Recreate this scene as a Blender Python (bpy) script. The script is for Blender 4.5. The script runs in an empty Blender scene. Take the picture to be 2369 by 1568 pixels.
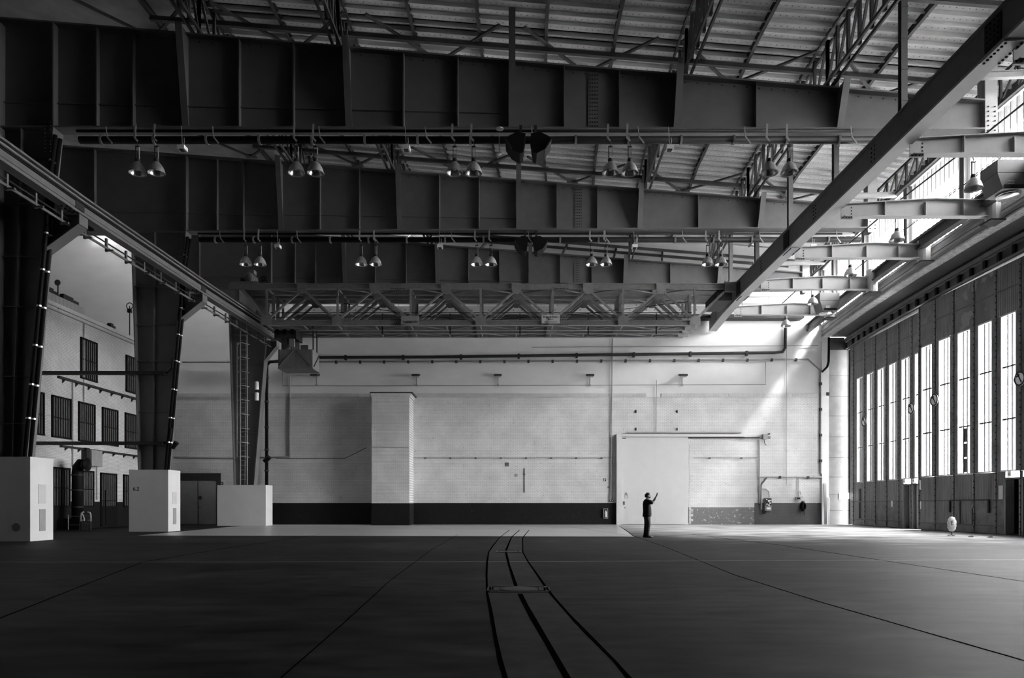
import bpy, math, random
from mathutils import Vector, Matrix
random.seed(7)
S = bpy.context.scene
COL = S.collection
F, H, VX, VY = 1579.0, 1.28, 1184.5, 1169.0      # focal length in pixels, eye height, vanishing point

# ------------------------------------------------------------------ camera, sky, sun, exposure
cam = bpy.data.cameras.new('camera'); camo = bpy.data.objects.new('camera', cam); COL.objects.link(camo)
camo.location = (0, 0, H); camo.rotation_euler = (math.pi/2, 0, 0)
cam.sensor_width = 36; cam.lens = F/2369*36; cam.shift_y = (VY-784)/2369; cam.clip_end = 600
S.camera = camo
w = bpy.data.worlds.new('sky'); S.world = w; w.use_nodes = True
bg = w.node_tree.nodes['Background']; bg.inputs[0].default_value = (1, 1, 1, 1); bg.inputs[1].default_value = 6.0
sun = bpy.data.lights.new('sun', 'SUN'); sun.energy = 1.4; sun.angle = math.radians(9)
suno = bpy.data.objects.new('sun', sun); COL.objects.link(suno); suno.location = (60, -60, 90)
suno.rotation_euler = Vector((-.75, 1, -1.41)).to_track_quat('-Z', 'Y').to_euler()
def portal(name, loc, sx, sy, d=(-1, 0, 0)):
    l = bpy.data.lights.new(name, 'AREA'); l.shape = 'RECTANGLE'; l.size = sx; l.size_y = sy; l.cycles.is_portal = True
    o = bpy.data.objects.new(name, l); COL.objects.link(o); o.location = loc
    o.rotation_euler = Vector(d).to_track_quat('-Z', 'Y').to_euler()
portal('daylight_added_rooflight', (-21, 44.8, 22.2), 32, 2.0, (0, 0, -1))  # samples the sky through the added roof light
portal('daylight_clerestory', (21.2, 27.5, 15.3), 40, 4.2)
portal('daylight_doors', (23.3, 33.9, 6.1), 23, 7.2)
S.view_settings.view_transform = 'Standard'; S.view_settings.look = 'None'
S.view_settings.gamma = 1; S.view_settings.use_curve_mapping = False
S.view_settings.exposure = 3.6
S.cycles.max_bounces = 10; S.cycles.diffuse_bounces = 6; S.cycles.glossy_bounces = 3
S.cycles.transparent_max_bounces = 24; S.cycles.use_denoising = True
S.cycles.sample_clamp_indirect = 8; S.cycles.caustics_reflective = False; S.cycles.caustics_refractive = False

# ------------------------------------------------------------------ helpers
def V(*a): return Vector(a)
def P(px, py, Y): return Vector(((px-VX)*Y/F, Y, H+(VY-py)*Y/F))
def PX(px, Y): return (px-VX)*Y/F
def PZ(py, Y): return H+(VY-py)*Y/F
def e(Y): return .0029*((Y-23.1)**2-2.4)          # the hall follows a wide arc: sideways shift with depth
ORD = 'first second third fourth fifth sixth seventh eighth ninth tenth eleventh twelfth thirteenth fourteenth fifteenth sixteenth'.split()

class MB:
    def __init__(s): s.v = []; s.f = []
    def add(s, vs, fs):
        n = len(s.v); s.v += [Vector(p) for p in vs]; s.f += [tuple(i+n for i in q) for q in fs]; return s
    def hexa(s, p):   # 8 points: bottom 4, top 4
        return s.add(p, [(3, 2, 1, 0), (4, 5, 6, 7), (0, 1, 5, 4), (1, 2, 6, 5), (2, 3, 7, 6), (3, 0, 4, 7)])
    def box(s, a, b):
        x0, y0, z0 = [min(a[i], b[i]) for i in range(3)]; x1, y1, z1 = [max(a[i], b[i]) for i in range(3)]
        return s.hexa([(x0, y0, z0), (x1, y0, z0), (x1, y1, z0), (x0, y1, z0), (x0, y0, z1), (x1, y0, z1), (x1, y1, z1), (x0, y1, z1)])
    def bar(s, p, q, w, h, up=(0, 0, 1)):
        p, q, up = Vector(p), Vector(q), Vector(up); d = (q-p).normalized()
        a = d.cross(up)
        if a.length < 1e-4: a = d.cross(Vector((0, 1, 0)))
        a.normalize(); b = a.cross(d).normalized(); a = a*w/2; b = b*h/2
        return s.hexa([p-a-b, p+a-b, q+a-b, q-a-b, p-a+b, p+a+b, q+a+b, q-a+b])
    def ibeam(s, p, q, w, h, t=.03, up=(0, 0, 1)):
        p, q, up = Vector(p), Vector(q), Vector(up); d = (q-p).normalized(); a = d.cross(up)
        if a.length < 1e-4: a = d.cross(Vector((0, 1, 0)))
        a.normalize(); b = a.cross(d).normalized()
        o = b*(h/2-t/2)
        s.bar(p+o, q+o, w, t, up); s.bar(p-o, q-o, w, t, up); return s.bar(p, q, t, h-2*t, up)
    def tube(s, pts, r, n=8, rs=None):
        pts = [Vector(p) for p in pts]; rings = []; up = None
        for i, p in enumerate(pts):
            d = (pts[min(i+1, len(pts)-1)]-pts[max(i-1, 0)]).normalized()
            if up is None: up = Vector((0, 0, 1)) if abs(d.z) < .9 else Vector((0, 1, 0))
            a = d.cross(up); 
            if a.length < 1e-3: a = d.cross(Vector((1, .2, 0)))
            a.normalize(); b = a.cross(d).normalized(); up = b
            rr = rs[i] if rs else r
            rings.append([p+a*rr*math.cos(2*math.pi*k/n)+b*rr*math.sin(2*math.pi*k/n) for k in range(n)])
        vs = [q for ring in rings for q in ring]; fs = []
        for i in range(len(pts)-1):
            for k in range(n):
                fs.append((i*n+k, i*n+(k+1) % n, (i+1)*n+(k+1) % n, (i+1)*n+k))
        fs.append(tuple(range(n-1, -1, -1))); m = (len(pts)-1)*n; fs.append(tuple(m+k for k in range(n)))
        return s.add(vs, fs)
    def prism(s, poly, ext):
        n = len(poly); ext = Vector(ext); a = [Vector(p) for p in poly]
        return s.add(a+[p+ext for p in a], [tuple(range(n-1, -1, -1)), tuple(range(n, 2*n))]+[(i, (i+1) % n, n+(i+1) % n, n+i) for i in range(n)])
    def lathe(s, prof, c, n=20, axis=2, closed=False):
        vs = []; c = Vector(c)
        for r, z in prof:
            for k in range(n):
                x, y = r*math.cos(2*math.pi*k/n), r*math.sin(2*math.pi*k/n)
                vs.append(c+(Vector((x, y, z)) if axis == 2 else Vector((z, x, y)) if axis == 0 else Vector((x, z, y))))
        fs = [(i*n+k, i*n+(k+1) % n, (i+1)*n+(k+1) % n, (i+1)*n+k) for i in range(len(prof)-1) for k in range(n)]
        return s.add(vs, fs)
    def loft(s, rings, n=16):   # rings: (centre, rx, ry) horizontal ellipses
        vs = []
        for c, rx, ry in rings:
            for k in range(n): vs.append((c[0]+rx*math.cos(2*math.pi*k/n), c[1]+ry*math.sin(2*math.pi*k/n), c[2]))
        fs = [(i*n+k, i*n+(k+1) % n, (i+1)*n+(k+1) % n, (i+1)*n+k) for i in range(len(rings)-1) for k in range(n)]
        fs.append(tuple(range(n-1, -1, -1))); m = (len(rings)-1)*n; fs.append(tuple(m+k for k in range(n)))
        return s.add(vs, fs)
    def disc(s, c, r, t, axis=1, n=20):
        return s.lathe([(0.0005, -t/2), (r, -t/2), (r, t/2), (0.0005, t/2)], c, n, axis)
    def build(s, name, mat, parent=None, smooth=False, label=None, cat=None, group=None, kind=None):
        if parent is not None: o0 = Vector(parent['_o'])
        else:
            lo = [min(p[i] for p in s.v) for i in range(3)]; hi = [max(p[i] for p in s.v) for i in range(3)]
            o0 = Vector(((lo[0]+hi[0])/2, (lo[1]+hi[1])/2, lo[2]))
        me = bpy.data.meshes.new(name); me.from_pydata([p-o0 for p in s.v], [], s.f); me.update()
        me.materials.append(mat)
        if smooth:
            for p in me.polygons: p.use_smooth = True
        ob = bpy.data.objects.new(name, me); COL.objects.link(ob)
        ob['_o'] = o0
        if parent is not None: ob.parent = parent
        else: ob.location = o0
        tag(ob, label, cat, group, kind); return ob
def tag(o, label=None, cat=None, group=None, kind=None):
    if label: o['label'] = label
    if cat: o['category'] = cat
    if group: o['group'] = group
    if kind: o['kind'] = kind
    return o
def thing(name, label, cat, loc, group=None, kind=None):
    o = bpy.data.objects.new(name, None); COL.objects.link(o); o.location = loc; o['_o'] = Vector(loc)
    o.empty_display_size = .2
    return tag(o, label, cat, group, kind)
def struct(name, label, loc):
    return thing(name, label, None, loc, kind='structure')
def inst(name, src, parent, loc=(0, 0, 0), rot=(0, 0, 0), scale=(1, 1, 1)):   # part sharing mesh data
    o = bpy.data.objects.new(name, src); COL.objects.link(o); o.parent = parent
    o.location = loc; o.rotation_euler = rot; o.scale = scale; return o
def copy_tree(o, loc=None, label=None, parent=None):
    c = o.copy(); COL.objects.link(c)
    if parent is not None: c.parent = parent
    if loc is not None: c.location = loc
    if label: c['label'] = label
    for ch in list(o.children): copy_tree(ch, parent=c)
    return c
def text(body, size, mat, parent, loc, rot=(math.pi/2, 0, 0), name='lettering', label=None):
    cu = bpy.data.curves.new(name, 'FONT'); cu.body = body; cu.size = size; cu.align_x = 'CENTER'; cu.align_y = 'CENTER'
    cu.extrude = .004; cu.materials.append(mat)
    o = bpy.data.objects.new(name, cu); COL.objects.link(o); o.parent = parent
    dg = bpy.context.evaluated_depsgraph_get(); me = bpy.data.meshes.new_from_object(o.evaluated_get(dg)); me.name = name
    bpy.data.objects.remove(o); o = bpy.data.objects.new(name, me); COL.objects.link(o); o.parent = parent
    o.location = Vector(loc)-Vector(parent['_o']); o.rotation_euler = rot
    if label: o['label'] = label
    return o

# ------------------------------------------------------------------ materials (all greys: the photograph is black and white)
def mat(name, g, rough=.6, metal=0.0, n=.0, scale=3.0, stretch=(1, 1, 1), bump=0.0, spots=0.0, spotg=.5, n2=0.0, spec=.5):
    m = bpy.data.materials.new(name); m.use_nodes = True; nt = m.node_tree; b = nt.nodes['Principled BSDF']
    b.inputs['Roughness'].default_value = rough; b.inputs['Metallic'].default_value = metal
    b.inputs['Specular IOR Level'].default_value = spec
    b.inputs['Base Color'].default_value = (g, g, g, 1)
    if n or bump or spots or n2:
        geo = nt.nodes.new('ShaderNodeNewGeometry'); mp = nt.nodes.new('ShaderNodeMapping'); mp.inputs['Scale'].default_value = stretch
        nt.links.new(geo.outputs['Position'], mp.inputs[0])
        nz = nt.nodes.new('ShaderNodeTexNoise'); nz.inputs['Scale'].default_value = scale; nz.inputs['Detail'].default_value = 6
        nt.links.new(mp.outputs[0], nz.inputs['Vector'])
        mr = nt.nodes.new('ShaderNodeMapRange'); mr.inputs[1].default_value = .3; mr.inputs[2].default_value = .7
        mr.inputs[3].default_value = g*(1-n); mr.inputs[4].default_value = g*(1+n)
        nt.links.new(nz.outputs['Fac'], mr.inputs[0]); out = mr.outputs[0]
        if n2:
            nz2 = nt.nodes.new('ShaderNodeTexNoise'); nz2.inputs['Scale'].default_value = scale*.12; nz2.inputs['Detail'].default_value = 3
            nt.links.new(mp.outputs[0], nz2.inputs['Vector'])
            m2 = nt.nodes.new('ShaderNodeMapRange'); m2.inputs[1].default_value = .3; m2.inputs[2].default_value = .7
            m2.inputs[3].default_value = 1-n2; m2.inputs[4].default_value = 1+n2; nt.links.new(nz2.outputs['Fac'], m2.inputs[0])
            mm = nt.nodes.new('ShaderNodeMath'); mm.operation = 'MULTIPLY'; nt.links.new(out, mm.inputs[0]); nt.links.new(m2.outputs[0], mm.inputs[1]); out = mm.outputs[0]
        if spots:
            vz = nt.nodes.new('ShaderNodeTexNoise'); vz.inputs['Scale'].default_value = scale*2.2; vz.inputs['Detail'].default_value = 8
            nt.links.new(geo.outputs['Position'], vz.inputs['Vector'])
            m3 = nt.nodes.new('ShaderNodeMapRange'); m3.inputs[1].default_value = 1-spots; m3.inputs[2].default_value = 1-spots+.03
            nt.links.new(vz.outputs['Fac'], m3.inputs[0])
            mx = nt.nodes.new('ShaderNodeMix'); mx.data_type = 'FLOAT'
            nt.links.new(m3.outputs[0], mx.inputs[0]); nt.links.new(out, mx.inputs[2]); mx.inputs[3].default_value = spotg; out = mx.outputs[0]
        nt.links.new(out, b.inputs['Base Color'])
        if bump:
            bp = nt.nodes.new('ShaderNodeBump'); bp.inputs['Strength'].default_value = bump; bp.inputs['Distance'].default_value = .02
            nt.links.new(nz.outputs['Fac'], bp.inputs['Height']); nt.links.new(bp.outputs[0], b.inputs['Normal'])
    return m
def brickmat(name, axis, g, mortar, rough=.55, wear=.0, weart=.5, bump=.5):
    m = bpy.data.materials.new(name); m.use_nodes = True; nt = m.node_tree; b = nt.nodes['Principled BSDF']; b.inputs['Roughness'].default_value = rough; b.inputs['Specular IOR Level'].default_value = .15 if g < .05 else .4
    geo = nt.nodes.new('ShaderNodeNewGeometry'); sp = nt.nodes.new('ShaderNodeSeparateXYZ'); cb = nt.nodes.new('ShaderNodeCombineXYZ')
    nt.links.new(geo.outputs['Position'], sp.inputs[0]); nt.links.new(sp.outputs[axis], cb.inputs[0]); nt.links.new(sp.outputs[2], cb.inputs[1])
    br = nt.nodes.new('ShaderNodeTexBrick'); br.inputs['Scale'].default_value = 1; br.inputs['Brick Width'].default_value = .25
    br.inputs['Row Height'].default_value = .079; br.inputs['Mortar Size'].default_value = .009; br.inputs['Mortar Smooth'].default_value = .3
    nt.links.new(cb.outputs[0], br.inputs['Vector'])
    br.inputs['Color1'].default_value = (g*.97,)*3+(1,); br.inputs['Color2'].default_value = (min(1, g*1.03),)*3+(1,); br.inputs['Mortar'].default_value = (mortar,)*3+(1,)
    nz = nt.nodes.new('ShaderNodeTexNoise'); nz.inputs['Scale'].default_value = .9; nz.inputs['Detail'].default_value = 8
    nt.links.new(geo.outputs['Position'], nz.inputs['Vector'])
    mr = nt.nodes.new('ShaderNodeMapRange'); mr.inputs[1].default_value = .35; mr.inputs[2].default_value = .65; mr.inputs[3].default_value = .9; mr.inputs[4].default_value = 1.08
    nt.links.new(nz.outputs['Fac'], mr.inputs[0])
    mx = nt.nodes.new('ShaderNodeMix'); mx.data_type = 'RGBA'; mx.blend_type = 'MULTIPLY'; mx.inputs[0].default_value = 1
    nt.links.new(br.outputs['Color'], mx.inputs[6]); nt.links.new(mr.outputs[0], mx.inputs[7]); out = mx.outputs[2]
    # open, unpainted joints and chipped spots
    n2 = nt.nodes.new('ShaderNodeTexNoise'); n2.inputs['Scale'].default_value = 5; n2.inputs['Detail'].default_value = 10; nt.links.new(geo.outputs['Position'], n2.inputs['Vector'])
    m2 = nt.nodes.new('ShaderNodeMapRange'); m2.inputs[1].default_value = .62-wear; m2.inputs[2].default_value = .68-wear; nt.links.new(n2.outputs['Fac'], m2.inputs[0])
    mm = nt.nodes.new('ShaderNodeMath'); mm.operation = 'MULTIPLY'; nt.links.new(m2.outputs[0], mm.inputs[0])
    if wear: mm.inputs[1].default_value = 1
    else: nt.links.new(br.outputs['Fac'], mm.inputs[1])
    m4 = nt.nodes.new('ShaderNodeMix'); m4.data_type = 'RGBA'; nt.links.new(mm.outputs[0], m4.inputs[0]); nt.links.new(out, m4.inputs[6]); m4.inputs[7].default_value = (weart,)*3+(1,)
    nt.links.new(m4.outputs[2], b.inputs['Base Color'])
    iv = nt.nodes.new('ShaderNodeMath'); iv.operation = 'SUBTRACT'; iv.inputs[0].default_value = 1; nt.links.new(br.outputs['Fac'], iv.inputs[1])
    bp = nt.nodes.new('ShaderNodeBump'); bp.inputs['Strength'].default_value = bump; bp.inputs['Distance'].default_value = .01
    nt.links.new(iv.outputs[0], bp.inputs['Height']); nt.links.new(bp.outputs[0], b.inputs['Normal'])
    return m
def ribbed(name, g, axis=1, pitch=.09, n=.3):
    m = mat(name, g, .55, n=n, scale=6, stretch=(1, 1, .12), n2=.2); nt = m.node_tree; b = nt.nodes['Principled BSDF']
    geo = nt.nodes.new('ShaderNodeNewGeometry'); sp = nt.nodes.new('ShaderNodeSeparateXYZ'); nt.links.new(geo.outputs['Position'], sp.inputs[0])
    mu = nt.nodes.new('ShaderNodeMath'); mu.operation = 'MULTIPLY'; mu.inputs[1].default_value = 2*math.pi/pitch; nt.links.new(sp.outputs[axis], mu.inputs[0])
    si = nt.nodes.new('ShaderNodeMath'); si.operation = 'SINE'; nt.links.new(mu.outputs[0], si.inputs[0])
    bp = nt.nodes.new('ShaderNodeBump'); bp.inputs['Strength'].default_value = .6; bp.inputs['Distance'].default_value = .012
    nt.links.new(si.outputs[0], bp.inputs['Height']); nt.links.new(bp.outputs[0], b.inputs['Normal']); return m
def perforated(name, g):
    m = mat(name, g, .5, n=.1, scale=1.5, n2=.12); nt = m.node_tree; b = nt.nodes['Principled BSDF']
    tc = nt.nodes.new('ShaderNodeTexCoord'); sp = nt.nodes.new('ShaderNodeSeparateXYZ'); nt.links.new(tc.outputs['Object'], sp.inputs[0])
    def M(op, a, c=None):
        q = nt.nodes.new('ShaderNodeMath'); q.operation = op
        for i, x in enumerate((a, c)):
            if x is None: continue
            if isinstance(x, (int, float)): q.inputs[i].default_value = x
            else: nt.links.new(x, q.inputs[i])
        return q.outputs[0]
    fx = M('SUBTRACT', M('FRACT', M('MULTIPLY', sp.outputs[0], 1/.22)), .5); dx = M('MULTIPLY', fx, .22)
    dy = M('SUBTRACT', sp.outputs[1], .1)
    d = M('SQRT', M('ADD', M('MULTIPLY', dx, dx), M('MULTIPLY', dy, dy)))
    hole = M('LESS_THAN', d, .019)
    src = b.inputs['Base Color'].links[0].from_socket
    mx = nt.nodes.new('ShaderNodeMix'); mx.data_type = 'RGBA'; nt.links.new(hole, mx.inputs[0]); nt.links.new(src, mx.inputs[6]); mx.inputs[7].default_value = (.03, .03, .03, 1)
    nt.links.new(mx.outputs[2], b.inputs['Base Color']); return m
def glassmat(name, t=.9, g=.9):
    m = bpy.data.materials.new(name); m.use_nodes = True; nt = m.node_tree; nt.nodes.clear()
    o = nt.nodes.new('ShaderNodeOutputMaterial'); tr = nt.nodes.new('ShaderNodeBsdfTransparent'); tr.inputs[0].default_value = (g, g, g, 1)
    gl = nt.nodes.new('ShaderNodeBsdfGlossy'); gl.inputs['Roughness'].default_value = .15
    mx = nt.nodes.new('ShaderNodeMixShader'); mx.inputs[0].default_value = 1-t
    nt.links.new(tr.outputs[0], mx.inputs[1]); nt.links.new(gl.outputs[0], mx.inputs[2]); nt.links.new(mx.outputs[0], o.inputs[0]); return m

M_steel = mat('frame_steel_paint', .135, .5, n=.08, scale=2, n2=.1)
M_steel2 = mat('roof_steel_paint', .06, .55, n=.1, scale=3)
M_rail = mat('rail_steel_paint', .14, .5, n=.12, scale=3)
M_bracket = mat('bracket_paint', .34, .5, n=.06, scale=2)
M_crane = mat('crane_paint', .2, .5, n=.12, scale=4)
M_dark = mat('dark_iron', .03, .55, n=.2, scale=5, spec=.2)
M_black = mat('black_matt', .008, .6, spec=.12)
M_alu = mat('brushed_aluminium', .55, .38, .75, n=.1, scale=8)
M_refl = mat('reflector', .8, .25, .9)
M_white = mat('white_enamel', .75, .4, n=.03, scale=4)
M_offwhite = mat('pale_paint', .55, .5, n=.06, scale=2)
M_grey = mat('grey_paint', .2, .5, n=.08, scale=3)
M_mid = mat('mid_grey_paint', .3, .5, n=.08, scale=3)
M_plaster = mat('plaster', .66, .8, n=.06, scale=1.2, stretch=(.4, 1, 1), n2=.12, bump=.08)
M_ceil = mat('old_ceiling_plaster', .35, .8, n=.2, scale=1.2, n2=.2)
M_brick = brickmat('white_painted_brick', 0, .62, .34, weart=.1)
M_brickside = brickmat('white_painted_brick_side', 1, .64, .32, weart=.1)
M_dado = brickmat('dark_painted_brick', 0, .012, .009, rough=.5, weart=.05, bump=.25)
M_dadoside = brickmat('dark_painted_brick_side', 1, .012, .009, rough=.5, weart=.04, bump=.25)
M_worn = brickmat('worn_grey_brick', 0, .17, .1, wear=.03, weart=.34)
M_greybrick = brickmat('grey_painted_brick', 0, .075, .045, weart=.15)
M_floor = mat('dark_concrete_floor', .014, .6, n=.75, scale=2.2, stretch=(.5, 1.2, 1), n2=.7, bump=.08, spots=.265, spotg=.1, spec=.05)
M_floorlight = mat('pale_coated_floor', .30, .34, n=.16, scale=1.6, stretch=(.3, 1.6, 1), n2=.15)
def pale_lit_zone(m, pale):      # paler mottled concrete at the far right, with door light painted into its colour
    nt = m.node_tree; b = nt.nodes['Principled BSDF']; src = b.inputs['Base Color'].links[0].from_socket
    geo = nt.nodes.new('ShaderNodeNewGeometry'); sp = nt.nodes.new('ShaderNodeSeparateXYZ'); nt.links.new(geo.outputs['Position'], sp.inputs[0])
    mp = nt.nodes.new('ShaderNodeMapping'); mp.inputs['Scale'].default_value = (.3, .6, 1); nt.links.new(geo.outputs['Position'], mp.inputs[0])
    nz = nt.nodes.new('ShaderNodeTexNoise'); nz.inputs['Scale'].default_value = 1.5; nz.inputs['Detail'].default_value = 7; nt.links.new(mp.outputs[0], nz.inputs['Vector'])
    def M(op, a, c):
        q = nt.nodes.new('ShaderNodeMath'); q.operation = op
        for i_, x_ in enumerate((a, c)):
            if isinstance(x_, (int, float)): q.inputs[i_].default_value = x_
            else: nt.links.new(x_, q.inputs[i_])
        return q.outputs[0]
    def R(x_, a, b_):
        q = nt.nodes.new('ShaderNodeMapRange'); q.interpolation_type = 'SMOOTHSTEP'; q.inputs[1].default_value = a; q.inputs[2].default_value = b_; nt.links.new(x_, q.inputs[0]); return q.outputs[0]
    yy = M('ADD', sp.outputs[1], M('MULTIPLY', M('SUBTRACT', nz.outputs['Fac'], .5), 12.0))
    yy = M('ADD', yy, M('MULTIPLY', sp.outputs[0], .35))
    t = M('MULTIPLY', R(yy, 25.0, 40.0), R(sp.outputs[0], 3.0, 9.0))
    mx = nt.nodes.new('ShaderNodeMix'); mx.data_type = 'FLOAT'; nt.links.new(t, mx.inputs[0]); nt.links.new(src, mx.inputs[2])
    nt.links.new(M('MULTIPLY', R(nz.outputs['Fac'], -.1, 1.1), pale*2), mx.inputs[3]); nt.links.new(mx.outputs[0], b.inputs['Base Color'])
pale_lit_zone(M_floor, .36)
M_channel = mat('channel_concrete', .026, .6, n=.35, scale=3, n2=.35, spec=.05)
M_joint = mat('tar_joint', .002, .8, spec=.0)
M_conc = mat('pier_concrete', .14, .7, n=.12, scale=2.5, n2=.22, spots=.29, spotg=.3)
M_block = mat('pale_block_paint', .66, .5, n=.04, scale=1.5, n2=.05)
M_door = ribbed('hangar_door_steel', .13, 1, .11)
M_doorflat = mat('hangar_door_flat_steel', .11, .5, n=.35, scale=2.5, n2=.3)
M_doortop = mat('hangar_door_stained_steel', .09, .5, n=.4, scale=.5, stretch=(1, 1.6, .7), n2=.3, spots=.46, spotg=.2)
M_strip = mat('rivet_strip_steel', .07, .5, n=.2, scale=8)
M_jamb = mat('window_jamb_paint', .45, .5)
M_roof = [perforated('roof_sheet_%d' % i, g) for i, g in enumerate((.68, .74, .80))]
M_board = [mat('ledge_board_%d' % i, g, .7, n=.25, scale=4, stretch=(1, .2, 1)) for i, g in enumerate((.10, .14, .18))]
M_soffit = mat('soffit_plaster', .34, .8, n=.25, scale=4, spots=.36, spotg=.06)
M_guide = mat('door_guide_steel', .055, .5, n=.2, scale=3)
M_wdoor = mat('white_sliding_door', .56, .45, n=.02, scale=2)
M_glass = glassmat('window_glass', .93, .97); M_dimglass = glassmat('dimmed_window_glass', .93, .6)  # second glass is tinted darker so the far leaf lets in less daylight
M_darkpane = mat('dark_dirty_pane', .02, .2, n=.3, scale=3)
M_slat = mat('window_slat', .075, .6, n=.3, scale=4)
M_apron = mat('outdoor_concrete', .4, .8, n=.1, scale=1)
M_skin = mat('skin', .30, .5); M_hair = mat('dark_hair', .012, .5); M_shirt = mat('black_cotton', .010, .9)
M_jeans = mat('dark_jeans', .045, .85, n=.3, scale=20); M_shoe = mat('dark_shoe', .03, .6)
M_plastic = mat('clear_wrap_plastic', .7, .25, n=.25, scale=14, bump=.6)

Y1, Y2, Y3, YW = 24.65, 33.9, 43.4, 45.9
FR = [Y1, Y2, Y3]
XF = -24.0                    # facade of the building inside the hall, on the left
def ztop(x): return 17.2-.081*x          # top of the roof girders
def deck(x): return ztop(x)+1.9

# ------------------------------------------------------------------ floor
fl = struct('floor', 'dark worn concrete hangar floor with tar joints', (0, 20, 0))
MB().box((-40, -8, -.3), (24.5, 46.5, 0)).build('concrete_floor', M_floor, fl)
def ribbon(pts, wid, z, name, m):
    mb = MB(); ws = [wid*random.uniform(.6, 1.0) for _ in pts]
    for i in range(len(pts)-1):
        (x0, y0), (x1, y1) = pts[i], pts[i+1]; w0, w1 = ws[i], ws[i+1]
        mb.hexa([(x0-w0/2, y0, 0), (x0+w0/2, y0, 0), (x1+w1/2, y1, 0), (x1-w1/2, y1, 0), (x0-w0/2, y0, z), (x0+w0/2, y0, z), (x1+w1/2, y1, z), (x1-w1/2, y1, z)])
    return mb.build(name, m, fl)
def fpt(px, py):
    Y = F*H/(py-VY); return ((px-VX)*Y/F, Y)
Lg = [(1178.6, 1226), (1155, 1244), (1140, 1263), (1130.7, 1276.7), (1127, 1300), (1125.6, 1332), (1127, 1372), (1136, 1416), (1146.5, 1474), (1158, 1530), (1170, 1568), (1190, 1640)]
Cg = [(1202, 1226), (1183.7, 1242), (1176, 1260), (1170, 1275), (1177, 1305), (1194, 1357)]
Cg2 = [(1203, 1374), (1217, 1402), (1234, 1433), (1268, 1490.7), (1312, 1568), (1350, 1640)]
Rg = [(1224, 1226), (1209, 1244), (1209.7, 1278), (1222, 1300), (1237.7, 1322), (1263, 1359), (1281.6, 1382.6), (1318, 1424), (1356, 1463.7), (1420, 1528), (1454, 1568), (1520, 1640)]
Lw, Rw = [fpt(*p) for p in Lg], [fpt(*p) for p in Rg]
last_i = len(Lw)-1
mb = MB()
for i in range(1, len(Lw)-1):
    l0, l1, r0, r1 = Lw[i], Lw[i+1], Rw[i], Rw[i+1]
    mb.hexa([(l0[0], l0[1], 0), (r0[0], r0[1], 0), (r1[0], r1[1], 0), (l1[0], l1[1], 0), (l0[0], l0[1], .003), (r0[0], r0[1], .003), (r1[0], r1[1], .003), (l1[0], l1[1], .003)])
mb.build('channel_strip', M_channel, fl)
ribbon(Lw, .05, .006, 'tar_joint', M_joint); ribbon(Rw, .045, .006, 'tar_joint', M_joint)
ribbon([fpt(*p) for p in Cg], .07, .006, 'tar_joint', M_joint); ribbon([fpt(*p) for p in Cg2], .085, .006, 'tar_joint', M_joint)
for pts, wd in ([(1300, 1216), (1466, 1240), (1540, 1265), (1700, 1330), (1900, 1393), (2369, 1528)], .016), ([(1060, 1236), (1000, 1270), (900, 1345), (800, 1437), (650, 1568)], .012), \
        ([(1600, 1236), (1800, 1260), (2369, 1345)], .018), ([(740, 1236), (560, 1262), (330, 1300), (0, 1430)], .018), ([(1432, 1216), (1450, 1228), (1466, 1240)], .07):
    ribbon([fpt(*p) for p in pts], wd, .005, 'tar_joint', M_joint)
MB().prism([(-14, 15.36, 0), (0, 15.5, 0), (16, 16.2, 0), (16, 16.27, 0), (0, 15.57, 0), (-14, 15.43, 0)], (0, 0, .004)).build('painted_line', M_steel, fl)
for pts in [(1310, 1415, 1480, 1412), (1325, 1284, 1380, 1283), (1345, 1420, 1378, 1419.5)]:
    pass
def quad_floor(pts, z, name, m, parent=fl):
    w_ = [fpt(*p) for p in pts]; n = len(w_)
    return MB().prism([(x, y, 0) for x, y in w_], (0, 0, z)).build(name, m, parent)
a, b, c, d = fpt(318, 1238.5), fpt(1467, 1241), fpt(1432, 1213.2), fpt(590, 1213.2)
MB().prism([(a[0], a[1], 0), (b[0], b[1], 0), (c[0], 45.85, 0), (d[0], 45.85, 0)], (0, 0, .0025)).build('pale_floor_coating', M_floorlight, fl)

def drain(px0, px1, Y, dy, label, rnd):
    x0, x1 = PX(px0, Y), PX(px1, Y); t = thing('drain_cover', label, 'drain cover', ((x0+x1)/2, Y, 0))
    mb = MB()
    for p, q in (((x0, Y-dy), (x1, Y-dy+.05)), ((x0, Y+dy-.05), (x1, Y+dy)), ((x0, Y-dy), (x0+.06, Y+dy)), ((x1-.06, Y-dy), (x1, Y+dy))):
        mb.box((p[0], p[1], 0), (q[0], q[1], .012))
    mb.build('frame', M_dark, t)
    cx = (x0+x1)/2; r = dy*.8
    if rnd:
        MB().lathe([(.001, .02), (r*.9, .017), (r, .008), (r, 0)], (cx, Y, 0), 28).build('round_lid', M_dark, t)
        for s in (-1, 1):
            mb = MB()
            for k in range(5): mb.box((cx+s*(r+.04+k*.035)-.012, Y-dy*.6, 0), (cx+s*(r+.04+k*.035)+.012, Y+dy*.6, .012))
            mb.build('grate', M_dark, t)
    else: MB().box((x0+.1, Y-.06, 0), (x1-.1, Y+.06, .014)).build('lid', M_mid, t)
drain(1132, 1268, 10.4, .36, 'round iron cover in a rectangular frame set in the floor channel nearest the camera', True)
drain(1148, 1206, 18.9, .4, 'narrow flat drain cover across the floor channel, the farther one', False)

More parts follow.
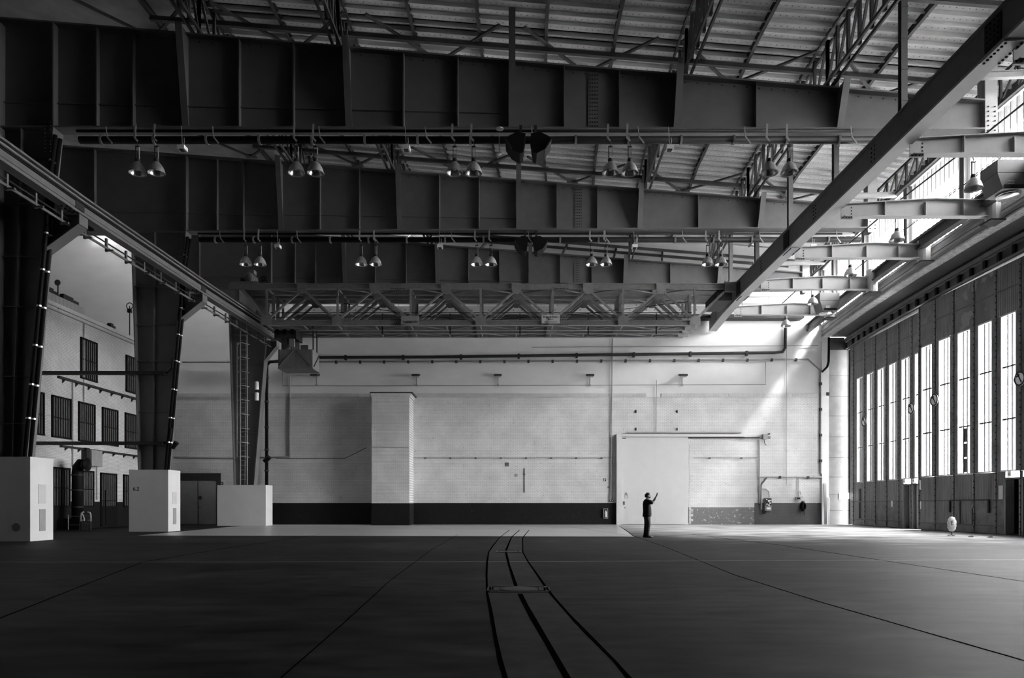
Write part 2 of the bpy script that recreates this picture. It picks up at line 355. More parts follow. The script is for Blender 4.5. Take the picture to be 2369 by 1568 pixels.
# ------------------------------------------------------------------ back wall
wb = struct('wall_back', 'pale end wall of the hangar, plaster over white painted brick', (0, YW, 0))
MB().box((-40, YW, 0), (21.25, YW+.4, 23.5)).build('plaster_wall', M_plaster, wb)
ZB = PZ(910, YW)
XR = PX(1915, YW)
MB().box((XF, YW-.04, 1.4), (XR, YW, ZB-.24)).build('brick_facing', M_brick, wb)
mb = MB(); x = XF
while x < PX(1495, YW):
    mb.box((x, YW-.065, ZB-.25), (x+.068, YW, ZB)); x += .08
x = PX(1530, YW)
while x < XR-.6:
    mb.box((x, YW-.065, ZB-.25), (x+.068, YW, ZB)); x += .08
mb.build('soldier_course', M_offwhite, wb, kind='stuff')
MB().box((XF, YW-.05, 0), (PX(1425, YW), YW, 1.45)).build('dado_band', M_dado, wb, label='near-black painted brick base')
MB().box((PX(1592, YW), YW-.05, 0), (PX(1745, YW), YW, 1.16)).build('dado_band', M_worn, wb, label='patchy worn grey brick base')
MB().box((PX(1592, YW), YW-.045, 1.16), (PX(1745, YW), YW, 1.42)).build('brick_facing', M_brick, wb)
MB().box((PX(1745, YW), YW-.06, 0), (PX(1911, YW), YW, 1.45)).build('dado_band', M_greybrick, wb, label='dark grey painted brick base')
MB().box((PX(1899, YW), YW-.16, 0), (XR, YW, PZ(790, YW))).build('corner_pilaster', M_plaster, wb)
mb = MB()                                   # toothed brick edge beside the sliding door
for k in range(64):
    z = .06+k*.082
    mb.box((PX(1594, YW), YW-.07, z), (PX(1598 if k % 4 < 2 else 1603, YW), YW, z+.06))
mb.build('toothed_brick_edge', M_offwhite, wb, kind='stuff')
for px in (1214, 1060):                      # cracks
    pass
# chimney pier
ch = thing('brick_pier', 'white painted brick pier with dark base and flat dark cap standing against end wall', 'brick pier', (PX(903, 44), 45, 0))
x0, x1, yf = PX(860, 44), PX(947, 44), 44.0
zt = PZ(908, 44)
MB().box((x0, yf, 1.43), (x1, YW-.05, zt-.35)).build('brick_shaft', M_brick, ch)
for k in range(3): MB().box((x0-.03*k, yf-.03*k, zt-.35+.1*k), (x1+.06*k, YW-.05, zt-.25+.1*k)).build('corbel_course', M_brick, ch)
MB().box((x0-.1, yf-.1, zt-.05), (x1+.22, YW-.05, zt+.03)).build('cap', M_dark, ch)
MB().box((x0-.02, yf-.02, 0), (x1+.02, YW-.05, 1.43)).build('dark_base', M_dado, ch)
# concrete end pier right of the wall
pr = struct('wall_right_pier', 'concrete end pier at the corner beside hangar doors', (22, 46, 0))
zz = [0, .95, 2.0, 3.2, 4.5, 5.9, 7.3, 8.6, 10.0, 11.75]
for a, b in zip(zz, zz[1:]):
    MB().box((21.25, YW+.02, a+.012), (22.72, YW+.4, b-.012)).build('concrete_slab', M_conc, pr)
MB().box((21.2, YW+.05, 0), (24.5, YW+.5, 12.6)).build('backing', M_dark, pr)
MB().box((PX(1941, YW), YW-.01, PZ(1154, YW)), (PX(1967, YW), YW+.02, PZ(1140, YW))).build('white_plate', M_white, pr)
MB().box((PX(1967, 45.8), 45.75, 0), (PX(1976, 45.8), 45.9, 11.7)).build('gap_shadow', M_black, pr)  # black strip standing in for the deep shadow between pier and door

# wall ledge gallery with railing
zg0, zg1 = PZ(742, YW), PZ(715, YW)
ga = thing('wall_gallery', 'riveted steel ledge gallery with thin railing high on the end wall', 'gallery', (2, YW, zg0))
xa, xb = -14.5, PX(1850, YW)
MB().box((xa, YW-.7, zg0+.25), (xb, YW, zg1)).build('ledge_girder', M_bracket, ga)
MB().box((xa, YW-.75, zg0), (xb, YW, zg0+.2)).build('lower_flange', M_dark, ga)
mb = MB(); x = xa+.3
while x < xb: mb.box((x-.03, YW-.725, (zg0+zg1)/2+.1), (x+.03, YW-.7, (zg0+zg1)/2+.16)); x += .55
mb.build('rivets', M_dark, ga, kind='stuff')
for zz_ in (PZ(694, YW), PZ(710, YW)):
    MB().tube([(xa, YW-.68, zz_), (PX(1830, YW), YW-.68, zz_)], .022, 6).build('rail', M_grey, ga)
pm = None
x = xa
while x < PX(1830, YW):
    if pm is None:
        pm = MB().tube([(x, YW-.68, zg1), (x, YW-.68, PZ(694, YW))], .022, 6).build('railing_post', M_grey, ga); px0_ = x
    else: inst('railing_post', pm.data, ga, (x-px0_, 0, 0))
    x += 1.75

# far double door on the left
dd = struct('door_3', 'grey steel double door under a dark lintel in the end wall', (PX(462, YW), YW, 0))
X0, X1 = PX(416, YW), PX(503, YW)
MB().box((X0-.3, YW-.12, 2.95), (X1+.25, YW, 3.45)).build('lintel', M_dark, dd)
MB().box((X1, YW-.12, 0), (X1+.25, YW, 2.95)).build('frame_post', M_dark, dd)
MB().box((X0-.3, YW-.12, 0), (X0, YW, 2.95)).build('frame_post', M_dark, dd)
xm = (X0+X1)/2
for q0, q1 in ((X0, xm-.01), (xm+.01, X1)):
    dl = MB().box((q0+.02, YW-.1, .02), (q1-.02, YW-.03, 2.9)).build('door_leaf', M_grey, dd)
    if q1 == X1:
        MB().tube([(xm+.1, YW-.1, 1.15), (xm+.1, YW-.18, 1.15), (xm+.25, YW-.18, 1.15)], .02, 6).build('handle', M_black, dl)
MB().disc((xm+.15, YW-.11, 1.8), .12, .01).build('round_sticker', M_dark, dd)

# white sliding door
sd = struct('door_4', 'large white sliding fire door with header rail on the end wall', (PX(1515, YW), YW, 0))
dx0, dx1, dzt = PX(1438, YW-.2), PX(1592, YW-.2), PZ(1011, YW-.2)
MB().box((dx0, YW-.2, .03), (dx1, YW-.06, dzt)).build('door_panel', M_wdoor, sd)
MB().box((PX(1426, YW-.2), YW-.32, 0), (dx0-.02, YW-.02, dzt+.2)).build('closing_post', M_wdoor, sd)
MB().box((dx0, YW-.3, dzt+.02), (PX(1720, YW), YW-.02, dzt+.2)).build('header_rail', M_wdoor, sd)
MB().box((dx1, YW-.22, dzt-.06), (PX(1755, YW), YW-.02, dzt+.01)).build('lower_track', M_dark, sd)
MB().box((PX(1452, YW), YW-.3, dzt+.27), (PX(1712, YW), YW-.02, dzt+.34)).build('counterweight_rail', M_mid, sd)
for k in range(1, 4):
    xx = dx0+(dx1-dx0)*k/4; MB().box((xx-.012, YW-.205, .05), (xx+.012, YW-.19, dzt-.02)).build('seam', M_offwhite, sd)
MB().box((dx0+.12, YW-.23, 1.32), (dx0+.2, YW-.18, 1.55)).build('handle', M_dark, sd)
MB().disc((dx0+.22, YW-.21, 1.12), .035, .03).build('lock', M_black, sd)
MB().box((dx0+.05, YW-.22, dzt-.11), (dx0+.3, YW-.19, dzt-.06)).build('name_plate', M_dark, sd)
xs = dx0+.3
def tri_outline(mb, cx, z, s, y):
    p = [V(cx-s, y, z), V(cx+s, y, z), V(cx, y, z+s*1.7)]
    for i in range(3): mb.bar(p[i], p[(i+1) % 3], .012, .018, (0, 1, 0))
mb = MB(); tri_outline(mb, xs, 1.98, .1, YW-.206); mb.box((xs-.01, YW-.21, 2.02), (xs+.01, YW-.2, 2.08))
mb.build('warning_triangle', M_dark, sd)
mb = MB()
for p, q in (((-.12, 1.76), (.12, 1.775)), ((-.12, 1.91), (.12, 1.925)), ((-.12, 1.76), (-.105, 1.925)), ((.105, 1.76), (.12, 1.925))):
    mb.box((xs+p[0], YW-.21, p[1]), (xs+q[0], YW-.2, q[1]))
mb.build('notice_outline', M_dark, sd)

# ------------------------------------------------------------------ building on the left (facade inside the hall)
wl = struct('wall_left', 'white brick building front with barred windows along the left of the hall', (XF, 38, 0))
ZP = 11.9
MB().box((XF-.4, 18, 1.5), (XF, YW, ZP-.2)).build('brick_facing', M_brickside, wl)
MB().box((XF-.4, 18, 0), (XF+.03, YW, 1.5)).build('dado_band', M_dadoside, wl)
MB().box((XF-.45, 18, ZP-.2), (XF+.12, YW, ZP)).build('cornice', M_offwhite, wl)
MB().box((XF-.45, 18, ZP-.42), (XF+.06, YW, ZP-.36)).build('cornice', M_mid, wl)
MB().box((-40, 18, ZP-.5), (XF-.4, YW, ZP-.2)).build('flat_roof', M_mid, wl)
for k in range(12):
    y1_ = 38.2-k*.3; MB().box((XF-.35, y1_-.29, ZP), (XF+.08, y1_, ZP+.42)).build('coping_brick', M_mid, wl)
MB().box((-40.2, -8, 0), (-40, 46.3, 23.5)).build('outer_wall', M_dark, wl)
def yf_(px): return -XF*F/(VX-px)
WN = [0]
def facade_window(p0, p1, z0, z1, kind='window', label='dark window'):
    WN[0] += 1
    ya, yb = yf_(p0), yf_(p1)
    wn = struct('window_%d' % WN[0], label, (XF, (ya+yb)/2, z0))
    MB().box((XF-.1, ya, z0), (XF+.035, yb, z1)).build('pane', M_darkpane, wn)
    mb = MB(); t = .08
    mb.box((XF, ya, z0), (XF+.09, ya+t, z1)); mb.box((XF, yb-t, z0), (XF+.09, yb, z1)); mb.box((XF, ya, z1-t*1.3), (XF+.09, yb, z1)); mb.box((XF, ya, z0), (XF+.11, yb, z0+t))
    zm = z0+(z1-z0)*.48; mb.box((XF, ya, zm-.03), (XF+.08, yb, zm+.03))
    mb.build('frame', M_black, wn)
    n = 7; sm = None
    for k in range(n):
        y = ya+t+(yb-ya-2*t)*(k+.5)/n
        if sm is None: sm = MB().box((XF+.04, y-.045, z0+t), (XF+.065, y+.045, z1-t)).build('slat', M_slat, wn); y0 = y
        else: inst('slat', sm.data, wn, (0, y-y0, 0))
    return wn
for i, (p0, p1) in enumerate(((50, 100), (118, 162), (180, 218), (235, 271), (288, 322))):
    facade_window(p0, p1, 4.85, 7.05, label='dark barred middle-floor window, %s from the camera in its row' % ORD[i])
facade_window(185, 223, 8.35, 10.65, label='tall dark upper window above the middle row')
facade_window(290, 326, 8.35, 10.65, label='upper dark window beside the second column')
facade_window(112, 160, 1.2, 3.3, label='ground-floor barred window behind the black duct')
facade_window(185, 215, 1.2, 3.25, label='ground-floor barred window right of the black duct')
facade_window(284, 318, 1.2, 3.2, label='ground-floor barred window next to the middle block')
WN[0] = 20
dn = facade_window(231, 268, 0.05, 3.2, label='glazed door with dark solid lower half in the brick front')
dn.name = 'door_5'
MB().box((XF, yf_(233), .05), (XF+.1, yf_(266), 1.25)).build('lower_panel', M_black, dn)
MB().box((XF, yf_(240), .05), (XF+.12, yf_(242), 2.2)).build('door_stile', M_black, dn)
# ledges, pipes on the facade
lp = thing('facade_pipe', 'long dark cable ledge with small brackets along brick front above middle windows', 'pipe', (XF+.1, 40, 7.9))
MB().box((XF, 36, 8.0), (XF+.16, 45.8, 8.12)).build('ledge', M_dark, lp)
for k in range(9): MB().prism([(XF, 36.4+k*1.1, 8.0), (XF+.18, 36.4+k*1.1, 8.0), (XF, 36.4+k*1.1, 7.8)], (0, .06, 0)).build('bracket', M_dark, lp)
lp = thing('facade_pipe', 'lower dark cable ledge on brick front above the ground-floor windows', 'pipe', (XF+.1, 40, 4.3))
MB().box((XF, 36.2, 4.38), (XF+.16, 45.8, 4.48)).build('ledge', M_dark, lp)
for k in range(8): MB().prism([(XF, 36.6+k*1.1, 4.38), (XF+.18, 36.6+k*1.1, 4.38), (XF, 36.6+k*1.1, 4.22)], (0, .06, 0)).build('bracket', M_dark, lp)
for i, (px, z0, z1, lb) in enumerate(((166, 3.4, 8.0, 'thin vertical pipe on brick front left of the second middle window'), (222, 1.6, 4.4, 'thin vertical pipe on brick front beside the glazed door'), (192, 7.1, ZP-.4, 'thin cable down brick front under the parapet'))):
    MB().tube([(XF+.06, yf_(px), z0), (XF+.06, yf_(px), z1)], .03, 6).build('wall_pipe', M_mid, label=lb, cat='pipe')
bx = thing('wall_cabinet', 'pale square cabinet on brick front above the black duct', 'cabinet', (XF+.2, yf_(205), 3.45))
ya, yb = yf_(197), yf_(223)
MB().box((XF, ya, 3.5), (XF+.35, yb, 4.42)).build('body', M_mid, bx); MB().box((XF+.35, ya+.03, 3.53), (XF+.37, yb-.03, 4.39)).build('door', M_mid, bx)
MB().box((XF, ya-.35, 3.45), (XF+.3, ya-.06, 4.5)).build('side_conduit', M_dark, bx)
# roof things on the building
def mast(px, Y, z1, label, ring):
    x = PX(px, Y); t = thing('antenna_mast', label, 'antenna', (x, Y, ZP))
    MB().tube([(x, Y, ZP-.25), (x, Y, z1)], .035, 6).build('pole', M_dark, t)
    if ring:
        pts = [(x+.2*math.cos(a), Y, z1+.2*math.sin(a)) for a in [i*math.pi/8 for i in range(17)]]
        MB().tube(pts, .03, 6).build('ring', M_dark, t); MB().box((x-.12, Y-.08, z1-.42), (x+.12, Y+.08, z1-.2)).build('box', M_dark, t)
    else: MB().disc((x, Y-.03, z1), .16, .04).build('disc', M_grey, t)
mast(134, 36.1, 13.05, 'thin mast with small disc on parapet of the brick front', False)
mast(300, 43.2, 13.9, 'mast with ring antenna beside the second column', True)
for px, wd, lb in ((122, .7, 'small dark box on the parapet beside the mast'), (165, 1.3, 'stack of dark angular boxes on the stepped parapet'), (262, .5, 'small dark lamp on cornice of brick front')):
    Y = yf_(px); zb = ZP+.42 if px < 190 else ZP
    MB().box((XF-.3, Y-wd/2, zb), (XF, Y+wd/2, zb+.2)).box((XF-.28, Y-wd/2+.1, zb+.2), (XF-.05, Y+wd*.2, zb+.32)).build('roof_box', M_dark, label=lb, cat='box')
# duct and trolley
dc = thing('exhaust_duct', 'thick black standing duct with bent open top before the brick front', 'duct', (PX(179, 36.3), 36.3, 0))
xc = PX(179, 36.3)
MB().tube([(xc, 36.3, .55), (xc, 36.3, 3.0), (xc+.03, 36.3, 3.3), (xc+.18, 36.3, 3.5), (xc+.42, 36.2, 3.45)], .27, 16).build('pipe', M_black, dc, smooth=True)
MB().lathe([(.24, 0), (.36, .18), (.34, .18), (.22, .02)], (xc+.42, 36.2, 3.45), 16, 0).build('mouth', M_black, dc, smooth=True)
for z in (1.2, 2.1, 2.9): MB().lathe([(.275, -.03), (.3, -.03), (.3, .03), (.275, .03)], (xc, 36.3, z), 16).build('band', M_dark, dc)
MB().box((xc-.5, 35.9, 0), (xc+.35, 36.7, .6)).build('base_box', M_black, dc)
tr = thing('hand_trolley', 'pale tube-framed trolley with rounded handle beside black duct', 'trolley', (PX(185, 35.4), 35.4, 0))
def pt(px, py, Y=35.4): return P(px, py, Y)
MB().tube([pt(158, 1226), pt(158, 1190)], .022, 6).build('frame_post', M_white, tr)
for py in (1194, 1214): MB().tube([pt(158, py), pt(187, py)], .02, 6).build('frame_rail', M_grey, tr)
for py in (1192, 1212): MB().tube([pt(195, py), pt(207, py)], .018, 6).build('frame_rail', M_grey, tr)
for s_, xa_, xb_ in ((1, 187, 194), (-1, 210, 203)):
    MB().tube([pt(xa_, 1206), pt(xa_, 1192), pt(xa_+s_*1.5, 1186), pt(xb_, 1184)], .032, 8).build('handle', M_white, tr, smooth=True)
    MB().tube([pt(xa_, 1204), pt(xb_, 1203)], .03, 6).build('handle_grip', M_white, tr)
    MB().tube([pt(xa_+s_*1, 1227), pt(xa_+s_*1, 1206)], .05, 8).build('leg', M_dark, tr)
MB().tube([pt(190, 1188, 35.3), pt(193, 1194, 35.3), pt(195, 1200, 35.3), pt(195, 1205, 35.3)], .03, 6).build('hanging_strap', M_white, tr)

# ------------------------------------------------------------------ ceiling and roof
ce = struct('ceiling', 'sloping roof of perforated metal sheets', (0, 30, 19))
def slab(x0, x1, y0, y1, up, t, name, m, parent=ce):
    return MB().hexa([(x0, y0, deck(x0)+up), (x1, y0, deck(x1)+up), (x1, y1, deck(x1)+up), (x0, y1, deck(x0)+up), (x0, y0, deck(x0)+up+t), (x1, y0, deck(x1)+up+t), (x1, y1, deck(x1)+up+t), (x0, y1, deck(x0)+up+t)]).build(name, m, parent)
slab(-40.2, 20.9, -8, 44.0, .16, .3, 'roof_deck', M_dark); slab(-40.2, -37, 44, 45.6, .16, .3, 'roof_deck', M_dark); slab(-37, -27, 44, 44.75, .16, .3, 'roof_deck', M_dark); slab(-37, -27, 44.95, 45.6, .16, .3, 'roof_deck', M_dark); slab(-27, -19, 44.45, 45.6, .16, .3, 'roof_deck', M_dark); slab(-19, -5, 44, 44.5, .16, .3, 'roof_deck', M_dark); slab(-19, -5, 44.9, 45.6, .16, .3, 'roof_deck', M_dark); slab(-5, 20.9, 44, 45.6, .16, .3, 'roof_deck', M_dark); slab(-40.2, 20.9, 45.6, 46.3, .16, .3, 'roof_deck', M_dark)
slab(-40, 19.4, -8, 19.0, .0, .1, 'near_ceiling', M_dark)
slab(-40, -12.6, 19.0, 43.4, .0, .1, 'plaster_ceiling', M_ceil)
# plaster vault in the last bay
slab(-40, 20.6, 43.7, 44.0, .0, .1, 'plaster_ceiling', M_plaster); slab(-5, 20.6, 44.0, YW, .0, .1, 'plaster_ceiling', M_plaster)
rl = struct('window_50', 'added roof light strip over the left end bay, out of view', (-28, 44.8, 21.5))  # added glazing out of view, brightens the left part of the end wall
for k in range(16):
    slab(-37+2*k+.04, -35+2*k-.04, 44.03, 45.57, .3, .01, 'pane', M_glass, rl)
    slab(-37+2*k-.04, -37+2*k+.04, 44.0, 45.6, .2, .15, 'glazing_bar', M_grey, rl)
pit = .49; y = 19.02; k = 0; shared = {}
while y < 43.35:
    xl, xr = -12.6, 19.3+max(0, e(y))
    wd = pit-.012
    if abs(y-25.39) < .2: wd = .30
    mi = random.choice((0, 1, 1, 2)); key = (round(xr, 1), mi, wd)
    jz = random.uniform(-.012, .012)
    if key not in shared:
        mb = MB(); a0, a1 = deck(xl)-deck(0), deck(xr)-deck(0)
        mb.hexa([(xl, -wd/2, a0), (xr, -wd/2, a1), (xr, wd/2, a1), (xl, wd/2, a0), (xl, -wd/2, a0+.03), (xr, -wd/2, a1+.03), (xr, wd/2, a1+.03), (xl, wd/2, a0+.03)])
        mb.hexa([(xl, -wd/2, a0-.14), (xr, -wd/2, a1-.14), (xr, -wd/2+.05, a1-.14), (xl, -wd/2+.05, a0-.14), (xl, -wd/2, a0), (xr, -wd/2, a1), (xr, -wd/2+.05, a1), (xl, -wd/2+.05, a0)])
        me = bpy.data.meshes.new('roof_sheet'); me.from_pydata(mb.v, [], mb.f); me.materials.append(M_roof[mi]); shared[key] = me
    inst('roof_sheet', shared[key], ce, (0, y+pit/2-30, deck(0)-19+jz)); y += pit
# closing walls out of sight
wf = struct('wall_front', 'dark wall behind the camera', (0, -8, 0))
MB().box((-40, -8.3, 0), (24, -8, 23.5)).build('wall_panel', M_dark, wf)

# ------------------------------------------------------------------ steel portal frames
def build_frame(i):
    Y = FR[i]; ex = (0, .33, 1.16)[i]
    nm = ('nearest', 'middle', 'farthest')[i]
    fr = thing('portal_frame', '%s deep dark steel plate girder with tapered leg on a pale block' % nm, 'steel frame', (ex-17, Y, 2.4))
    X = lambda x: x+ex
    zb = 14.85; hw = .02
    def zt_(x): return ztop(x)
    knee = [-16.4, -11.7, -5.85, 0, 5.93, 11.8]
    xL = (-30, -30, -22.5)[i]
    sx = [-30, -26.5, -23, -21, -19.0, -16.4, -14.9, -13.6, -11.7, -9.8, -7.85, -5.85, -3.9, -1.95, 0, 1.88, 3.87, 5.93, 8.8, 11.8, 14.6, 17.0]
    sx = [xL]+[q for q in sx if q > xL]
    for a, b in zip(sx, sx[1:]):
        MB().hexa([(X(a), Y-hw, zb), (X(b), Y-hw, zb), (X(b), Y+hw, zb), (X(a), Y+hw, zb), (X(a), Y-hw, zt_(a)), (X(b), Y-hw, zt_(b)), (X(b), Y+hw, zt_(b)), (X(a), Y+hw, zt_(a))]).build('web_panel', M_steel, fr)
    MB().box((X(xL), Y-.26, zb-.05), (X(17.0), Y+.26, zb)).build('bottom_flange', M_steel, fr)
    MB().hexa([(X(xL), Y-.26, zt_(xL)), (X(17), Y-.26, zt_(17)), (X(17), Y+.26, zt_(17)), (X(xL), Y+.26, zt_(xL)), (X(xL), Y-.26, zt_(xL)+.06), (X(17), Y-.26, zt_(17)+.06), (X(17), Y+.26, zt_(17)+.06), (X(xL), Y+.26, zt_(xL)+.06)]).build('top_flange', M_steel, fr)
    for x in sx[1:-1]:
        if x in knee or x == -19.0: continue
        MB().box((X(x)-.02, Y-.2, zb), (X(x)+.02, Y+.2, zt_(x))).build('stiffener', M_steel, fr)
    for x in knee[1:]:
        pj = .75 if x else .3
        MB().prism([(X(x)-.02, Y, zb), (X(x)-.02, Y-.2, zb), (X(x)-.02, Y-pj, zt_(x)+.1), (X(x)-.02, Y, zt_(x)+.1)], (.04, 0, 0)).build('knee_plate', M_steel, fr)
        MB().bar((X(x), Y-.2, zb), (X(x), Y-pj, zt_(x)+.1), .24, .03, (0, 1, 0)).build('knee_flange', M_steel, fr)
        if i == 0 and x == 0 or x == 0: MB().box((X(x)-.12, Y-.3, zt_(0)+.06), (X(x)+.12, Y-.1, deck(0))).build('roof_post', M_steel, fr)
    # long horizontal stiffener, falling slightly to the right
    for a, b in zip(sx, sx[1:]):
        if b > 0.1 or a < -29: continue
        za, zb_ = 15.75-.0195*(a+16.4), 15.75-.0195*(b+16.4)
        MB().bar((X(a)+.03, Y-.06, za), (X(b)-.03, Y-.06, zb_), .1, .03).build('long_stiffener', M_steel, fr)
    # riveted splice
    xs_ = 2.95; MB().box((X(xs_)-.2, Y-.045, zb+.03), (X(xs_)+.2, Y-.02, zt_(xs_)-.05)).build('splice_plate', M_steel, fr)
    mb = MB()
    for r in range(14):
        for c_ in (-.13, -.045, .045, .13):
            z = zb+.14+r*(zt_(xs_)-zb-.28)/13; mb.box((X(xs_)+c_-.02, Y-.065, z-.02), (X(xs_)+c_+.02, Y-.045, z+.02))
    for r in range(9):
        for c_ in (-.1, .1):
            z = zb-.4+r*.13-.6; mb.box((X(-16.5)+c_-.02, Y-.43, z-.02), (X(-16.5)+c_+.02, Y-.4, z+.02))
    for x in [q*.45-14 for q in range(66)]:
        z = zt_(x)-.1; mb.box((X(x)-.018, Y-.045, z-.018), (X(x)+.018, Y-.02, z+.018))
    mb.build('rivets', M_dark, fr, kind='stuff')
    # leg: web between two flanges
    zB = 2.4
    lb, lt = (-18.35, -18.3) if i == 0 else (-18.72, -19.1)
    rb, rm, rt = -17.5, -16.72, -16.4
    MB().prism([(X(lb), Y-hw, zB), (X(rb), Y-hw, zB), (X(rm), Y-hw, 11.7), (X(rt), Y-hw, zb), (X(lt), Y-hw, zb)], (0, 2*hw, 0)).build('leg_web', M_steel, fr)
    zT = zt_(-16.4)
    MB().bar((X(lb), Y, zB), (X(lt), Y, zT if i == 0 else zb), .05, .56, (0, 1, 0)).build('leg_flange', M_steel, fr)
    MB().bar((X(rb), Y, zB), (X(rm), Y, 11.7), .05, .56, (0, 1, 0)).build('leg_flange', M_steel, fr)
    MB().bar((X(rm), Y, 11.7), (X(rt), Y, zb), .05, .56, (0, 1, 0)).build('leg_flange', M_steel, fr)
    MB().bar((X(rt), Y, zb), (X(rt), Y, zT), .05, .56, (0, 1, 0)).build('leg_flange', M_steel, fr)
    xm_ = (lb+rb)/2
    MB().bar((X(xm_), Y-.1, zB), (X((lt+rm)/2-.1), Y-.1, zb), .03, .16, (0, 1, 0)).build('leg_rib', M_steel, fr)
    for z in (4.2, 5.9, 8.4, 10.2, 12.1, 13.6):
        t_ = (z-zB)/(zb-zB); xl_ = lb+(lt-lb)*t_; xr_ = rb+(rm-rb)*min(1, (z-zB)/(11.7-zB))
        MB().box((X(xl_), Y-.18, z), (X(xr_), Y, z+.03)).build('leg_stiffener', M_steel, fr)
    # rail bracket plate
    bx_ = (-15.5, -15.27-.33, -14.9-1.16)[i]
    MB().prism([(X(-16.75), Y-.03, 11.7), (X(bx_)-.02, Y-.03, 11.7), (X(bx_)-.02, Y-.03, 11.35), (X(-16.95), Y-.03, 10.3)], (0, .06, 0)).build('bracket_plate', M_steel, fr)
    MB().bar((X(bx_)-.02, Y, 11.35), (X(-16.95), Y, 10.3), .5, .03).build('bracket_flange', M_steel, fr)
    MB().box((X(-16.75), Y-.25, 11.68), (X(bx_)+.02, Y+.25, 11.72)).build('bracket_top', M_steel, fr)
    MB().box((X(bx_)-.02, Y-.25, 11.35), (X(bx_)+.03, Y+.25, 11.7)).build('bracket_end', M_rail, fr)
    # right end post carrying the clerestory
    MB().ibeam((X(17.25), Y, 14.6), (X(17.25), Y, deck(17.2)), .45, .42, .03, (0, 1, 0)).build('end_post', M_bracket, fr)
    mb = MB()
    for r in range(6):
        for c_ in (-.12, .12): mb.box((X(17.25)+c_-.02, Y-.24, 14.75+r*.17), (X(17.25)+c_+.02, Y-.2, 14.79+r*.17))
    mb.build('rivets', M_dark, fr, kind='stuff')
    fr.rotation_euler.z = math.radians((.2, -.7, -.8)[i])
    return fr
frames = [build_frame(i) for i in range(3)]

# pale blocks at the feet of the legs
def block(i, x0, x1, zt_, yf, lb):
    t = thing('pale_block', lb, 'block', ((x0+x1)/2, yf+.6, 0))
    MB().box((x0, yf, 0), (x1, yf+1.22, zt_)).build('body', M_block, t)
    if i < 2:
        MB().box((x1, yf+.42, 1.35), (x1+.015, yf+.82, 2.05 if i == 0 else 1.95)).build('hatch', M_offwhite, t)
        MB().box((x1, yf+.47, .35), (x1+.015, yf+.79, 1.15)).build('hatch', M_mid, t)
    if i == 0: MB().disc((x1-.5, yf-.004, .5), .15, .006).build('round_patch', M_grey, t)
    return t
block(0, -19.4, -17.19, 3.02, 24.35, 'tall pale block under nearest steel leg, cut by the frame edge')
b2 = block(1, -18.72, -16.8, 3.03, 33.35, 'pale block numbered 6.2 under middle steel leg')
text('6.2', .26, M_black, b2, (PX(315, 33.35), 33.345, PZ(1131, 33.35)))
block(2, -18.62, -15.55, 2.57, 43.1, 'wide low pale block under farthest steel leg')

# paired conduits running up the legs
for i in range(2):
    Y = FR[i]; ex = (0, .33)[i]
    t = thing('conduit_pair', ('two black pipes with bright clips up the nearest steel leg', 'two black pipes with bright clips up the middle steel leg')[i], 'pipe', (ex-17.2, Y-.3, 3.03))
    for j, (ox, oy) in enumerate(((.1, -.28), (.1, -.02))):
        MB().tube([(-17.5+ox+ex, Y+oy, 3.03), (-16.72+ox+ex, Y+oy, 11.2), (-16.72+ox+ex, Y+oy, 11.9), (-16.4+ox+ex, Y+oy, 14.5)], .07, 8).build('pipe', M_black, t, smooth=True)
    for z in (4.4, 5.6, 7.0, 8.4, 9.7, 11.0, 12.5, 13.6):
        x = -17.5+(.78*(z-3.03)/8.17 if z < 11.2 else .78+.1*(z-11.9)/1)+.1+ex
        for oy in (-.28, -.02): MB().lathe([(.07, -.03), (.085, -.03), (.085, .03), (.07, .03)], (x, Y+oy, z), 8).build('clip', M_alu, t)
# floodlight on the second leg
fl_ = thing('leg_floodlight', 'small black floodlight fixed to the middle steel leg', 'floodlight', P(404, 1032, 33.4))
c = P(404, 1030, 33.4)
MB().tube([c+V(-.1, 0, -.15), c+V(.12, -.05, .15)], .1, 12, rs=[.08, .13]).build('housing', M_black, fl_); MB().tube([c+V(-.1, .2, -.15), c+V(-.1, 0, -.15)], .03, 6).build('bracket', M_dark, fl_)

# cable trays between the facade and the second leg
for z, lb, x1_ in ((PZ(869, 33.8), 'upper dark cable tray bridging from brick front to the middle leg', -17.0), (PZ(1030, 33.8), 'lower dark cable tray bridging from brick front to the middle leg', -17.1)):
    t = thing('cable_tray', lb, 'cable tray', (-20, 33.5, z))
    MB().box((XF+.02, 33.4, z), (x1_, 33.65, z+.05)).build('tray_floor', M_dark, t)
    MB().box((XF+.02, 33.4, z+.05), (x1_, 33.43, z+.16)).build('tray_side', M_dark, t); MB().box((XF+.02, 33.62, z+.05), (x1_, 33.65, z+.16)).build('tray_side', M_dark, t)
    MB().tube([(XF+.02, 33.52, z+.1), (x1_+.1, 33.52, z+.1), (x1_+.3, 33.52, z+.3), (x1_+.35, 33.52, z+.8)], .05, 8).build('cable', M_black, t)
    MB().prism([(XF+.02, 33.45, z), (XF+.6, 33.45, z), (XF+.02, 33.45, z-.45)], (0, .1, 0)).build('wall_bracket', M_dark, t)

